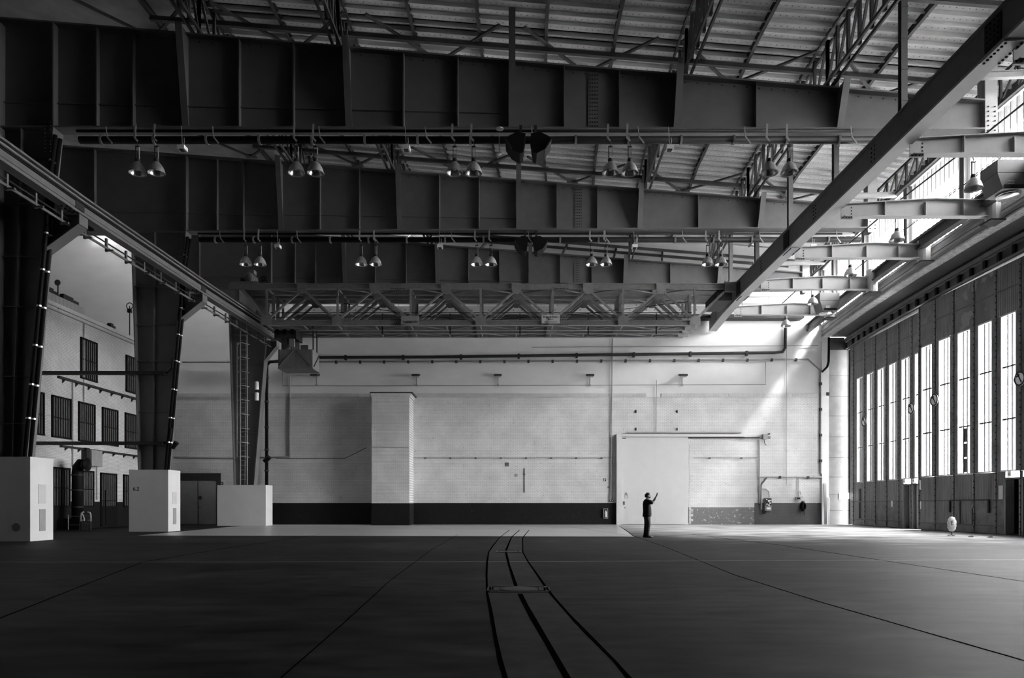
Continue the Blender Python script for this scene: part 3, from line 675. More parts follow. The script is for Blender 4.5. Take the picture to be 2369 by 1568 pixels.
# ladder on the third leg
ld = thing('cage_ladder', 'tall steel ladder with hoops before the farthest steel leg', 'ladder', (PX(563, 42.7), 42.7, 2.6))
lx0, lx1, lY = PX(556, 42.7), PX(572, 42.7), 42.7
for x in (lx0, lx1): MB().tube([(x, lY, 2.58), (x, lY, 12.2)], .035, 6).build('rail', M_mid, ld)
rm_ = None
for k in range(31):
    z = 2.9+k*.3
    if rm_ is None: rm_ = MB().tube([(lx0, lY, z), (lx1, lY, z)], .018, 6).build('rung', M_mid, ld)
    else: inst('rung', rm_.data, ld, (0, 0, k*.3))
hm = None
for k in range(9):
    z = 4.3+k*.88
    if hm is None:
        pts = [(lx0-.12+(lx1-lx0+.24)*j/8, lY-.55*math.sin(math.pi*j/8), z) for j in range(9)]
        hm = MB().tube(pts, .022, 6).build('hoop', M_mid, ld)
    else: inst('hoop', hm.data, ld, (0, 0, k*.88))
MB().tube([((lx0+lx1)/2-.3, lY-.3, 4.3), ((lx0+lx1)/2-.3, lY-.3, 11.4)], .018, 6).build('cage_bar', M_mid, ld)
for z, lb in ((PZ(892, 42.9), 'white cylinder light, the upper one on farthest leg'), (PZ(917, 42.9), 'white cylinder light, the lower one on farthest leg')):
    x = PX(594, 42.9); t = thing('leg_light', lb, 'light', (x, 42.9, z-.25))
    MB().lathe([(.001, -.25), (.13, -.25), (.13, .22), (.08, .26), (.001, .26)], (x, 42.9, z), 12).build('housing', M_white, t, smooth=False)
    MB().box((x-.05, 42.9, z-.05), (x+.05, 43.1, z+.05)).build('bracket', M_dark, t); MB().lathe([(.06, .26), (.06, .36), (.001, .37)], (x, 42.9, z), 8).build('cap', M_dark, t)
# down pipe beside the third leg
t = thing('drain_pipe', 'black vertical pipe with valve joints right of the farthest leg', 'pipe', (PX(617, 45.5), 45.5, 2.6))
xq = PX(617, 45.5)
MB().tube([(xq, 45.5, 0.0), (xq, 45.5, 10.6), (xq+.2, 45.5, 10.85), (xq+1.0, 45.5, 10.9)], .11, 10).build('pipe', M_black, t, smooth=True)
MB().tube([(xq-.1, 45.4, 4.2), (xq+.25, 45.3, 4.5)], .16, 10).build('valve', M_black, t)
for z in (3.6, 5.0, 6.5, 8.2, 9.8): MB().lathe([(.11, -.05), (.15, -.05), (.15, .05), (.11, .05)], (xq, 45.5, z), 10).build('flange', M_dark, t)
t = thing('wall_pipe', 'long grey pipe across the left end wall and behind the farthest leg', 'pipe', (-20, 45.7, 10.9))
MB().tube([(PX(425, YW), YW-.15, PZ(838, YW)), (PX(640, YW), YW-.15, PZ(838, YW))], .07, 8).build('pipe', M_grey, t)
t = thing('wall_pipe', 'low thick grey pipe on the left end wall above the double door', 'pipe', (-20, 45.7, 4.5))
MB().tube([(PX(405, YW), YW-.15, PZ(1058, YW)), (PX(535, YW), YW-.15, PZ(1060, YW)), (PX(672, YW), YW-.15, PZ(1057, YW)), (PX(672, YW), YW-.15, PZ(920, YW))], .06, 8).build('pipe', M_grey, t)

# ------------------------------------------------------------------ roof bracing between frames
bays = [(18.6, Y1, 'front'), (Y1, Y2, 'near'), (Y2, Y3, 'far')]
PXS = [-13.8, -11.3, -8.8, -6.3, -3.75, -1.25, 1.25, 3.8, 6.3, 8.9, 11.4, 13.9, 16.4]
exf = {18.6: 0.0, Y1: 0.0, Y2: .33, Y3: 1.16}
for (ya, yb, bn) in bays:
    ea, eb = exf[ya], exf[yb]; n_p = 0; n_t = 0
    for x in PXS:
        if x in (-11.3, -6.3, 6.3, 11.4):
            t = thing('lattice_girder', '%s lattice girder from the left under roof of the %s bay' % (ORD[n_t], bn), 'lattice girder', (x, ya, ztop(x)), 'lattice girders under the roof'); n_t += 1
            zb_, zt_ = ztop(x)+.12, deck(x)-.12
            A, B = V(x+ea, ya, zb_), V(x+eb, yb, zb_); C, D = V(x+ea, ya, zt_), V(x+eb, yb, zt_)
            for s in (-.14, .14):
                o = V(s, 0, 0); MB().bar(A+o, B+o, .07, .12).build('bottom_chord', M_steel2, t); MB().bar(C+o, D+o, .07, .12).build('top_chord', M_steel2, t)
            n = 8
            for k in range(n+1):
                q = A.lerp(B, k/n); r = C.lerp(D, k/n); MB().bar(q, r, .09, .12, (0, 1, 0)).build('vertical', M_steel2, t)
                if k < n:
                    r2 = A.lerp(B, (k+1)/n); MB().bar(r, r2, .07, .08, (1, 0, 0)).build('diagonal', M_steel2, t)
        else:
            MB().ibeam((x+ea, ya, deck(x)-.17), (x+eb, yb, deck(x)-.17), .12, .22, .02).build('purlin', M_steel2,
                label='%s plain purlin from the left under roof of the %s bay' % (ORD[n_p], bn), cat='purlin', group='purlins under the roof'); n_p += 1
    # tie members across and V braces
    for j, yy in enumerate((ya+1.3, ya+3.4)):
        ee = ea+(eb-ea)*(yy-ya)/(yb-ya)
        MB().bar((-13.8+ee, yy, deck(-13.8)-.42), (17+ee, yy, deck(17)-.42), .14, .16).build('roof_tie', M_steel2, label='%s cross tie under the roof of the %s bay' % (('nearer', 'farther')[j], bn), cat='roof tie', group='cross ties under the roof')
    for j, xa_ in enumerate((-14.3, -8.6, -2.9, 2.9, 8.7, 14.5)):
        t = thing('wind_brace', '%s V-shaped wind brace from the left under the %s bay roof' % (ORD[j], bn), 'brace', (xa_, ya+2, deck(xa_)-.4), 'V-shaped wind braces under the roof')
        for s in (-1, 1):
            MB().bar((xa_+ea, ya+2.6, deck(xa_)-.33), (xa_+ea+s*2.45, ya+.25, deck(xa_+s*2.45)-.33), .11, .07).build('strut', M_steel2, t)
        MB().box((xa_+ea-.3, ya+2.4, deck(xa_)-.32), (xa_+ea+.3, ya+2.8, deck(xa_)-.29)).build('gusset_plate', M_steel2, t)
# last bay: curved ribs under the plaster
for j, x in enumerate((-8, -3, 2.2, 5.5, 8.6, 12)):
    MB().bar((x+1.0, Y3+.35, ztop(x)+.3), (x+1.5, YW-.05, deck(x)-.15), .12, .14).build('ceiling_rib', M_steel2, label='%s short dark rib from the left against the pale ceiling behind farthest girder' % ORD[j], cat='rib', group='short ribs behind the farthest girder')

for j, (yy, dz) in enumerate(((44.1, .55), (45.2, .5))):
    MB().bar((-12, yy, deck(-12)-dz), (18.3, yy, deck(18.3)-dz), .1, .16).build('roof_tie', M_steel2, label='%s long dark tie below the pale ceiling of the end bay' % ('nearer', 'farther')[j], cat='roof tie', group='ties of the end bay')
# ------------------------------------------------------------------ crane rails
def rail_path(pts, Y):
    for (y0, x0), (y1, x1) in zip(pts, pts[1:]):
        if Y <= y1: return x0+(x1-x0)*(Y-y0)/(y1-y0)
    return pts[-1][1]
LP_ = [(14, -15.5), (24.65, -15.5), (33.9, -15.27), (43.4, -14.9)]
RP_ = [(12, 12.25), (17.4, 12.35), (26.8, 12.5), (31.3, 12.55), (38.2, 12.68), (41.5, 12.85), (45.7, 13.2)]
lr = thing('crane_rail', 'left overhead crane rail running along the steel legs into the hall', 'crane rail', (-15.5, 28, 11.72))
rr = thing('crane_rail', 'right overhead crane rail crossing the upper right of the hall', 'crane rail', (12.6, 28, 12.6))
def seg(mbn, pts, dx0, dx1, z0, z1, m, parent, gap=.0):
    for (y0, x0), (y1, x1) in zip(pts, pts[1:]):
        y1g = y1-gap
        MB().hexa([(x0+dx0, y0, z0), (x0+dx1, y0, z0), (x1+dx1, y1g, z0), (x1+dx0, y1g, z0), (x0+dx0, y0, z1), (x0+dx1, y0, z1), (x1+dx1, y1g, z1), (x1+dx0, y1g, z1)]).build(mbn, m, parent)
seg('top_flange', LP_, -.32, .06, 12.38, 12.45, M_rail, lr); seg('web', LP_, -.14, -.11, 11.85, 12.38, M_steel, lr)
seg('lower_channel', LP_, -.1, .05, 11.86, 12.06, M_rail, lr, .03); seg('bottom_flange', LP_, -.35, .02, 11.75, 11.86, M_steel, lr)
for zc, r in ((12.28, .035), (12.19, .03), (12.12, .025)):
    MB().tube([(x+.0, y, zc) for y, x in LP_], r, 6).build('cable', M_grey if zc > 12.25 else M_black, lr)
for Y in (24.4, 33.7):
    x = rail_path(LP_, Y); MB().box((x-.1, Y-.25, 11.84), (x+.065, Y+.25, 12.1)).build('splice_plate', M_dark, lr)
    mb = MB()
    for k in range(6): mb.box((x-.25, Y-.6+k*.2, 11.7), (x-.2, Y-.55+k*.2, 11.76)); mb.box((x-.05, Y-.6+k*.2, 11.7), (x, Y-.55+k*.2, 11.76))
    mb.build('bolts', M_black, lr, kind='stuff')
cr = thing('conductor_rail', 'slim conductor rail on small arms beneath left crane rail', 'conductor rail', (-15.9, 28, 11.3))
MB().tube([(x-.42, y, 11.35) for y, x in LP_], .05, 6).build('bar', M_steel, cr); MB().tube([(x-.42, y, 11.55) for y, x in LP_], .03, 6).build('bar', M_dark, cr)
am = None; Y = 15.0; k = 0
while Y < 43.3:
    x = rail_path(LP_, Y)
    if am is None:
        am = MB().box((x-.46, Y-.04, 11.2), (x-.38, Y+.04, 11.72)).box((x-.42, Y-.04, 11.22), (x-.15, Y+.04, 11.28)).build('arm', M_steel, cr); ax, ay = x, Y
    else: inst('arm', am.data, cr, (x-ax, Y-ay, 0))
    Y += 1.3
# right rail
seg('web', RP_, 0, .06, 13.0, 13.82, M_rail, rr); seg('top_flange', RP_, -.07, .42, 13.8, 13.86, M_rail, rr); seg('bottom_flange', RP_, -.03, .48, 12.93, 13.0, M_bracket, rr)  # darker web and paler bottom flange put shade and light into the paint
for Y, dx in ((17.5, 0), (31.2, 0), (38.2, 0)):
    x = rail_path(RP_, Y)
    MB().box((x-.035, Y-.3, 13.05), (x, Y+.3, 13.75)).build('splice_plate', M_dark, rr)
    MB().box((x-.06, Y-.45, 12.88), (x+.5, Y+.45, 12.93)).build('splice_plate', M_bracket, rr)
    mb = MB()
    for r in range(5):
        for k in range(4): mb.box((x-.06, Y-.24+k*.14, 13.1+r*.14), (x-.035, Y-.2+k*.14, 13.14+r*.14))
    for k in range(7):
        for q in (0, .4): mb.box((x+q, Y-.4+k*.13, 12.85), (x+q+.05, Y-.36+k*.13, 12.88))
    mb.build('bolts', M_black, rr, kind='stuff')
for Y in (23.5, 28.2, 34.5, 43.5):
    x = rail_path(RP_, Y); mb = MB()
    for r in range(4):
        for k in range(2): mb.box((x-.015, Y-.1+k*.2, 13.15+r*.15), (x, Y-.05+k*.2, 13.2+r*.15))
    mb.build('bolts', M_black, rr, kind='stuff')
# cantilever brackets, end stubs and hangers
YB = [17.4, 22.05, 26.8, 31.3, 35.8, 40.6]
for j, Y in enumerate(YB):
    x0 = rail_path(RP_, Y)+.5; x1 = 18.68+.0*j
    t = thing('rail_bracket', '%s horizontal beam from the camera holding right crane rail' % ORD[j], 'beam', ((x0+x1)/2, Y, 12.6), 'beams holding the right crane rail')
    zt0, ztm, zt1 = 13.08, 13.28, 13.22; z0 = 12.62; xm_ = (x0+x1)/2+.7
    MB().prism([(x0, Y-.015, z0), (x1, Y-.015, z0), (x1, Y-.015, zt1), (xm_, Y-.015, ztm), (x0, Y-.015, zt0)], (0, .03, 0)).build('web', M_bracket, t)
    MB().box((x0, Y-.15, z0-.03), (x1, Y+.15, z0)).build('bottom_flange', M_bracket, t)
    MB().bar((x0, Y, zt0), (xm_, Y, ztm), .3, .03).build('top_flange', M_bracket, t); MB().bar((xm_, Y, ztm), (x1, Y, zt1), .3, .03).build('top_flange', M_bracket, t)
    for q in (.28, .56, .82): MB().box((x0+(x1-x0)*q-.015, Y-.14, z0), (x0+(x1-x0)*q+.015, Y+.14, 13.15)).build('stiffener', M_bracket, t)
    MB().box((x0-.1, Y-.05, 12.5), (x0+.35, Y-.02, 13.0)).build('end_plate', M_bracket, t)
    mb = MB()
    for r in range(4): mb.box((x0+.28, Y-.065, 12.56+r*.12), (x0+.32, Y-.05, 12.6+r*.12))
    for r in range(3): mb.box((x0-.05+r*.12, Y-.065, 12.54), (x0-.01+r*.12, Y-.05, 12.58))
    mb.build('bolts', M_black, t, kind='stuff')
    ps = MB().tube([(x1+.2, Y, 12.42), (x1+.2, Y, 13.62)], .27, 14).build('end_post', M_offwhite, t, smooth=False, label='pale wrapped post at the beam end')
    MB().box((x1-.1, Y-.32, 12.36), (x1+.5, Y+.32, 12.42)).build('post_foot', M_dark, ps)
    # hanger
    if j > 0:
        xh = x0-.3; h = thing('rail_hanger', '%s vertical steel hanger from the camera carrying right crane rail' % ORD[j-1], 'hanger', (xh, Y, 13.86), 'hangers of the right crane rail')
        MB().ibeam((xh, Y, 13.86), (xh, Y, deck(xh)-.1), .2, .2, .02, (0, 1, 0)).build('post', M_steel if j < 3 else M_rail, h)
        for k in range(4): MB().box((xh-.11, Y-.12, 14.3+k*1.0), (xh+.11, Y-.1, 14.36+k*1.0)).build('batten', M_steel if j < 3 else M_rail, h)

# ------------------------------------------------------------------ right side: ledge, clerestory, guide
def prof(poly, name, m, parent, ys, kind=None):
    for ya, yb in zip(ys, ys[1:]):
        n = len(poly); A = [V(x+e(ya), ya, z) for x, z in poly]; B = [V(x+e(yb), yb, z) for x, z in poly]
        MB().add(A+B, [tuple(range(n-1, -1, -1)), tuple(range(n, 2*n))]+[(i, (i+1) % n, n+(i+1) % n, n+i) for i in range(n)]).build(name, m, parent, kind=kind)
YS = [8, 15.4, 20, Y1, 29.3, Y2, 38.7, Y3, YW]
wr = struct('wall_right', 'upper right side of the hangar with board-faced ledge above doors', (21, 30, 12))
YSN = [-8]+YS
bz = [12.6+.16*k for k in range(6)]
for k in range(5):
    prof([(19.3+.02*(k % 2), bz[k]+.02), (19.6, bz[k]+.02), (19.6, bz[k+1]), (19.3+.02*(k % 2), bz[k+1])], 'ledge_board', M_board[(k*2) % 3], wr, YS[1:])
prof([(19.3, 12.52), (19.8, 12.52), (19.8, 12.6), (19.3, 12.6)], 'soffit_strip', M_soffit, wr, YS)
prof([(19.6, 12.6), (24.0, 12.6), (24.0, 13.4), (19.6, 13.4)], 'ledge_core', M_guide, wr, YSN)
prof([(20.9, 12.3), (21.3, 12.3), (21.3, 12.6), (20.9, 12.6), (20.82, 12.45)], 'guide_bulge', M_guide, wr, YS)
prof([(21.05, 11.72), (24.0, 11.72), (24.0, 12.6), (21.05, 12.6)], 'guide_box', M_guide, wr, YSN)
prof([(20.92, 12.22), (21.06, 12.22), (21.06, 12.27), (20.92, 12.27)], 'guide_flange', M_steel, wr, YS)
prof([(20.92, 11.78), (21.06, 11.78), (21.06, 11.83), (20.92, 11.83)], 'guide_flange', M_steel, wr, YS)
lug = None; Y = 20.0
while Y < 45.6:
    x = 20.95+e(Y)
    if lug is None: lug = MB().box((x, Y, 11.83), (x+.1, Y+.16, 12.22)).build('guide_lug', M_black, wr); lx, ly = x, Y
    else: inst('guide_lug', lug.data, wr, (x-lx, Y-ly, 0))
    Y += .95
prof([(18.3, 12.98), (18.62, 12.98), (18.62, 13.05), (18.5, 13.05), (18.5, 13.42), (18.62, 13.42), (18.62, 13.5), (18.3, 13.5), (18.3, 13.42), (18.42, 13.42), (18.42, 13.05), (18.3, 13.05)], 'edge_girder', M_steel2, wr, YS[1:])
prof([(19.3, 17.15), (20.9, 17.15), (20.9, 18.2), (19.3, 18.2)], 'roof_edge', M_dark, wr, YSN)
prof([(19.35, 13.4), (19.6, 13.4), (19.6, 17.2), (19.35, 17.2)], 'closed_panel', M_dark, wr, [-8, 8])
prof([(21.3, 0), (21.6, 0), (21.6, 11.75), (21.3, 11.75)], 'closed_panel', M_doorflat, wr, [-8, 2, 10, 16, 22.7])
# cables along the clerestory
for dz, lb in ((13.95, 'lower'), (14.75, 'upper')):
    MB().tube([(18.9+e(y), y, dz) for y in YS[2:]], .02, 5).build('window_cable', M_dark, label='%s thin cable strung before the clerestory windows' % lb, cat='cable')
# clerestory bays
for j, (ya, yb) in enumerate(zip(YS, YS[1:])):
    wn = struct('window_%d' % (30+j), 'tall glazed clerestory bay high on the right side', (19.4+e(ya), ya, 13.4))
    A, B = V(19.45+e(ya), ya+.22, 13.4), V(19.45+e(yb), yb-.22, 13.4); D = (B-A); L = D.length; D.normalize()
    n = max(3, int(round(L/.35)))
    for k in range(n+1):
        q = A+D*(L*k/n); MB().bar(q, q+V(0, 0, 3.72), .035, .09, (1, 0, 0)).build('mullion', M_grey, wn)
        if k < n:
            r = A+D*(L*(k+1)/n)
            MB().hexa([q+V(.02, .02, .05), q+V(.028, .02, .05), r+V(.028, -.02, .05), r+V(.02, -.02, .05), q+V(.02, .02, 3.7), q+V(.028, .02, 3.7), r+V(.028, -.02, 3.7), r+V(.02, -.02, 3.7)]).build('pane', M_glass, wn)
    MB().bar(A+V(0, 0, .03), B+V(0, 0, .03), .1, .06).build('sill', M_mid, wn)
    MB().bar(A+V(-.1, 0, 3.68), B+V(-.1, 0, 3.68), .14, .12).build('head_rail', M_bracket, wn)
    MB().bar(A+V(0, 0, 1.85), B+V(0, 0, 1.85), .03, .03).build('glazing_bar', M_grey, wn)
    MB().bar(V(19.4+e(yb), yb, 13.4), V(19.4+e(yb), yb, 17.2), .3, .42, (1, 0, 0)).build('bay_post', M_steel2, wn)
    # dark lattice under the eave
    t = thing('eave_truss', '%s dark lattice from the camera under the right eave' % ORD[j], 'truss', (18.5+e(ya), ya, 16.0), 'dark lattices under the right eave')
    for q_ in (0, 1):
        z = (16.35, 17.35)[q_]; MB().bar((18.3+e(ya), ya, z), (18.3+e(yb), yb, z), .12, .12).build('chord', M_dark, t)
    nn = 5
    for k in range(nn):
        y0 = ya+(yb-ya)*k/nn; y1 = ya+(yb-ya)*(k+1)/nn
        MB().bar((18.3+e(y0), y0, 16.35), (18.3+e(y0), y0, 17.35), .08, .08, (0, 1, 0)).build('vertical', M_dark, t)
        MB().bar((18.3+e(y0), y0, 17.35), (18.3+e(y1), y1, 16.35), .06, .06).build('diagonal', M_dark, t)
for j, Y in enumerate((23.75, 28.4, 33.0, 37.7, 42.2)):
    MB().ibeam((14.9, Y, 16.18), (18.3+e(Y), Y, 16.3), .16, .24, .02).build('eave_strut', M_bracket, label='%s pale short strut from the camera between roof and clerestory' % ORD[j], cat='strut', group='pale struts by the clerestory')

# ------------------------------------------------------------------ hangar door leaves
def leaf(name, label, A, dirv, L, wins, doors, signs, z1=11.7):
    t = struct(name, label, A)
    d = Vector(dirv).normalized(); nrm = V(-d.y, d.x, 0)      # inward normal: towards the hall
    if nrm.x > 0: nrm = -nrm
    def Q(u, dep, z): return A+d*u-nrm*dep+V(0, 0, z)        # dep: into the door thickness (outwards)
    def blk(u0, u1, a, b, z0, z1_): return MB().hexa([Q(u0, a, z0), Q(u1, a, z0), Q(u1, b, z0), Q(u0, b, z0), Q(u0, a, z1_), Q(u1, a, z1_), Q(u1, b, z1_), Q(u0, b, z1_)])
    zb, zt = 2.75, 9.54
    us = sorted(wins)
    seams = []
    prev = 0
    spans = []
    for k, u in enumerate(us):
        spans.append((prev, u)); prev = u+.95
    spans.append((prev, L))
    for (a, b) in spans:                                   # pilasters between the windows
        if b-a < .03: continue
        blk(a, b, 0, .26, zb, zt).build('steel_pilaster', M_doorflat, t)
        blk((a+b)/2-.035, (a+b)/2+.035, -.02, 0, .1, z1-.05).build('rivet_strip', M_strip, t)
        mb = MB(); z = .3
        while z < z1-.1: mb.v and None; blk_ = None; q = Q((a+b)/2, -.03, z); mb.box((q.x-.012, q.y-.02, z-.02), (q.x+.012, q.y+.02, z+.02)); z += .3
        mb.build('rivets', M_black, t, kind='stuff')
    cuts = [0]+[(a+b)/2 for a, b in spans[1:-1]]+[L]
    if spans[0][1]-spans[0][0] > .8: cuts.insert(1, spans[0][1]-.25)
    if spans[-1][1]-spans[-1][0] > .8: cuts.insert(-1, spans[-1][0]+.25)
    rows_top = [(zt, 10.62), (10.62, z1)]; rows_bot = [(.02, .38), (.38, 1.52), (1.52, zb)]
    for i, (a, b) in enumerate(zip(cuts, cuts[1:])):
        for (p, q) in rows_top:
            m_ = M_doortop if (name == 'door_2' and i in (2, 3)) else (M_door if i % 3 else M_doorflat)
            blk(a+.012, b-.012, random.uniform(0, .012), .2, p+.012, q-.012).build('door_panel', m_, t)
        for r, (p, q) in enumerate(rows_bot):
            lo, hi = a, b; pieces = [(a, b)]
            for (u0, u1) in doors:
                if p < 2.4:
                    np_ = []
                    for (s0, s1) in pieces:
                        if u1 <= s0 or u0 >= s1: np_.append((s0, s1)); continue
                        if u0 > s0+.05: np_.append((s0, u0))
                        if u1 < s1-.05: np_.append((u1, s1))
                    pieces = np_
            for (s0, s1) in pieces:
                m_ = M_doorflat if r == 0 or (i in (3, 4) and r == 1) else M_door
                blk(s0+.01, s1-.01, random.uniform(0, .012), .2, p+.01, q-.01).build('door_panel', m_, t)
    for z in (1.52, .38, 10.62):
        segs = [(0, L)]
        for (u0, u1) in doors:
            if z < 2.4: segs = [s for (a, b) in segs for s in ((a, min(b, u0)), (max(a, u1), b)) if s[1]-s[0] > .05]
        for a, b in segs: blk(a, b, -.012, 0, z-.03, z+.03).build('seam_strip', M_strip, t)
    blk(0, L, .15, .24, 0, .06).build('threshold', M_dark, t)
    for (u0, u1) in doors:
        blk(u0, u1, -.03, .3, 2.4, 2.48).build('doorway_head', M_guide, t)
        for u in (u0, u1): blk(u-.04, u+.04, -.03, .35, .02, 2.42).build('doorway_post', M_grey, t)
        w_ = u1-u0
        blk(u0, u1, .95, 1.0, 0, 2.4).build('doorway_back', M_black, t); blk(u0-.02, u0, .2, 1.0, 0, 2.4).build('doorway_side', M_black, t); blk(u1, u1+.02, .2, 1.0, 0, 2.4).build('doorway_side', M_black, t); blk(u0, u1, .2, 1.0, 2.4, 2.45).build('doorway_top', M_black, t)
        dl = blk(u0+w_*.38, u1-.03, .42, .47, .04, 2.34).build('swing_door', M_grey, t)
        blk(u0+w_*.5, u1-.12, .36, .42, 2.2, 2.26).build('door_closer', M_alu, dl)
    # windows
    for k, u in enumerate(us):
        wn = blk(u, u+.06, .0, .15, zb, zt).build('window', M_jamb, t)
        mb = MB()
        for (a, b, z0, zq) in ((u+.89, u+.95, zb, zt), (u, u+.95, zt-.06, zt), (u, u+.95, zb, zb+.06)):
            vs = [Q(a, .0, z0), Q(b, .0, z0), Q(b, .15, z0), Q(a, .15, z0), Q(a, .0, zq), Q(b, .0, zq), Q(b, .15, zq), Q(a, .15, zq)]; mb.hexa(vs)
        mb.build('window_frame', M_jamb, wn)
        for c_ in (1, 2): blk(u+.06+.83*c_/3-.026, u+.06+.83*c_/3+.026, .07, .12, zb+.06, zt-.06).build('glazing_bar', M_dark, wn)
        for r_ in (1, 2): blk(u+.06, u+.89, .065, .125, zb+(zt-zb)*r_/3-.035, zb+(zt-zb)*r_/3+.035).build('glazing_bar', M_dark, wn)
        for r_ in range(3):
            for c_ in range(3):
                dark = (k == 2 and r_ == 0 and c_ == (2 if name == 'door_1' else 1))
                a, b = u+.06+.83*c_/3+.02, u+.06+.83*(c_+1)/3-.02; p, q = zb+(zt-zb)*r_/3+.06, zb+(zt-zb)*(r_+1)/3-.06
                if dark:
                    for q_ in range(3):
                        blk(a, b, .085, .105, p+(q-p)*q_/3+.03, p+(q-p)*(q_+1)/3-.03).build('pane', M_darkpane, wn, label='dark blocked pane')
                else: blk(a, b, .09, .097, p, q).build('pane', M_dimglass if name == 'door_1' else M_glass, wn)
    # signs and fittings
    for j, u in enumerate(signs):
        c = Q(u, -.03, 6.6); rot = math.atan2(d.y, d.x)
        s = thing('round_sign', '%s round white sign with black diagonal mark on %s' % (('left', 'right')[j], ('far door leaf', 'near door leaf')[name == 'door_2']), 'sign', c)
        MB().lathe([(.001, -.02), (.32, -.02), (.32, .0), (.001, .0)], c, 28, 0).build('disc', M_white, s)
        MB().lathe([(.24, -.03), (.32, -.03), (.32, -.02), (.24, -.02), (.24, -.03)], c, 28, 0).build('ring', M_dark, s)
        MB().bar(c+V(-.03, -.12, -.18), c+V(-.03, .1, .2), .05, .012, (1, 0, 0)).bar(c+V(-.03, .0, .17), c+V(-.03, .17, .1), .06, .012, (1, 0, 0)).build('mark', M_black, s)
    return Q, blk, t
Q2, blk2, t2 = leaf('door_2', 'near sliding hangar door leaf of ribbed steel with tall windows', V(21.33, 35.85, 0), (0, -1, 0), 13.2,
    [35.85-35.6+1.445*k for k in range(9)], [(35.85-29.5, 35.85-28.65), (35.85-28.5, 35.85-27.6)], [35.85-34.42, 35.85-28.62])
A1 = V(22.42+.07, 45.4, 0); d1 = V(-.0713, -1, 0)
Q1, blk1, t1 = leaf('door_1', 'far sliding hangar door leaf of ribbed steel with tall windows', A1, d1, 9.27,
    [1.0+1.455*k for k in range(6)], [(7.1, 7.85), (8.1, 8.6)], [2.2, 8.02])
# narrow dark slot and notices on the leaves
blk1(1.35, 1.6, -.01, .02, .45, 2.35).build('vent_slot', M_black, t1)
blk1(5.7, 5.85, -.02, 0, 1.2, 1.55).build('notice', M_white, t1)
blk2(.0+.15, .28, -.02, 0, 2.1, 2.6).build('notice', M_white, t2); blk2(.2, .3, -.02, 0, 1.1, 1.5).build('notice', M_white, t2)
blk2(5.95, 6.2, -.02, 0, 1.55, 2.15).build('notice', M_offwhite, t2, label='tall pale notice board beside doorway')
blk2(4.2, 4.26, -.02, 0, 1.15, 1.5).build('notice', M_white, t2)
for u0, u1 in ((2.6, 5.3),):                                  # wicket gate bolts
    for u in (u0, u1): blk2(u, u+.08, -.06, 0, .95, 1.5).build('gate_bolt', M_dark, t2)
    blk2(u0, u1+.08, -.05, 0, 1.5, 1.56).build('gate_rail', M_dark, t2)
    for u in (3.35, 4.2): blk2(u, u+.05, -.02, 0, .4, 1.5).build('gate_rib', M_dark, t2)
for (Q, u, lb) in ((Q1, 7.4, 'white exit lamp over left doorway of far door leaf'), (Q1, 8.4, 'white exit lamp over right doorway of far door leaf'), (Q2, 6.75, 'white exit lamp over doorway of near door leaf')):
    c = Q(u, -.08, 2.62); t = thing('exit_lamp', lb, 'lamp', c)
    MB().box((c.x-.05, c.y-.1, c.z-.1), (c.x+.06, c.y+.1, c.z+.12)).build('housing', M_white, t); MB().box((c.x-.06, c.y-.05, c.z-.04), (c.x-.05, c.y+.05, c.z+.05)).build('pictogram', M_mid, t)

# ------------------------------------------------------------------ outside
MB().box((24.5, -60, -.32), (160, 160, -.02)).build('outdoor_ground', M_apron, kind='structure', label='pale concrete apron outside the doors')
MB().box((25.0, -60, 0), (39, 10, 62)).build('sun_blocker', M_mid, kind='structure', label='tall added block outside, out of view, that keeps the sun out')  # added unseen block, keeps direct sun off the foreground

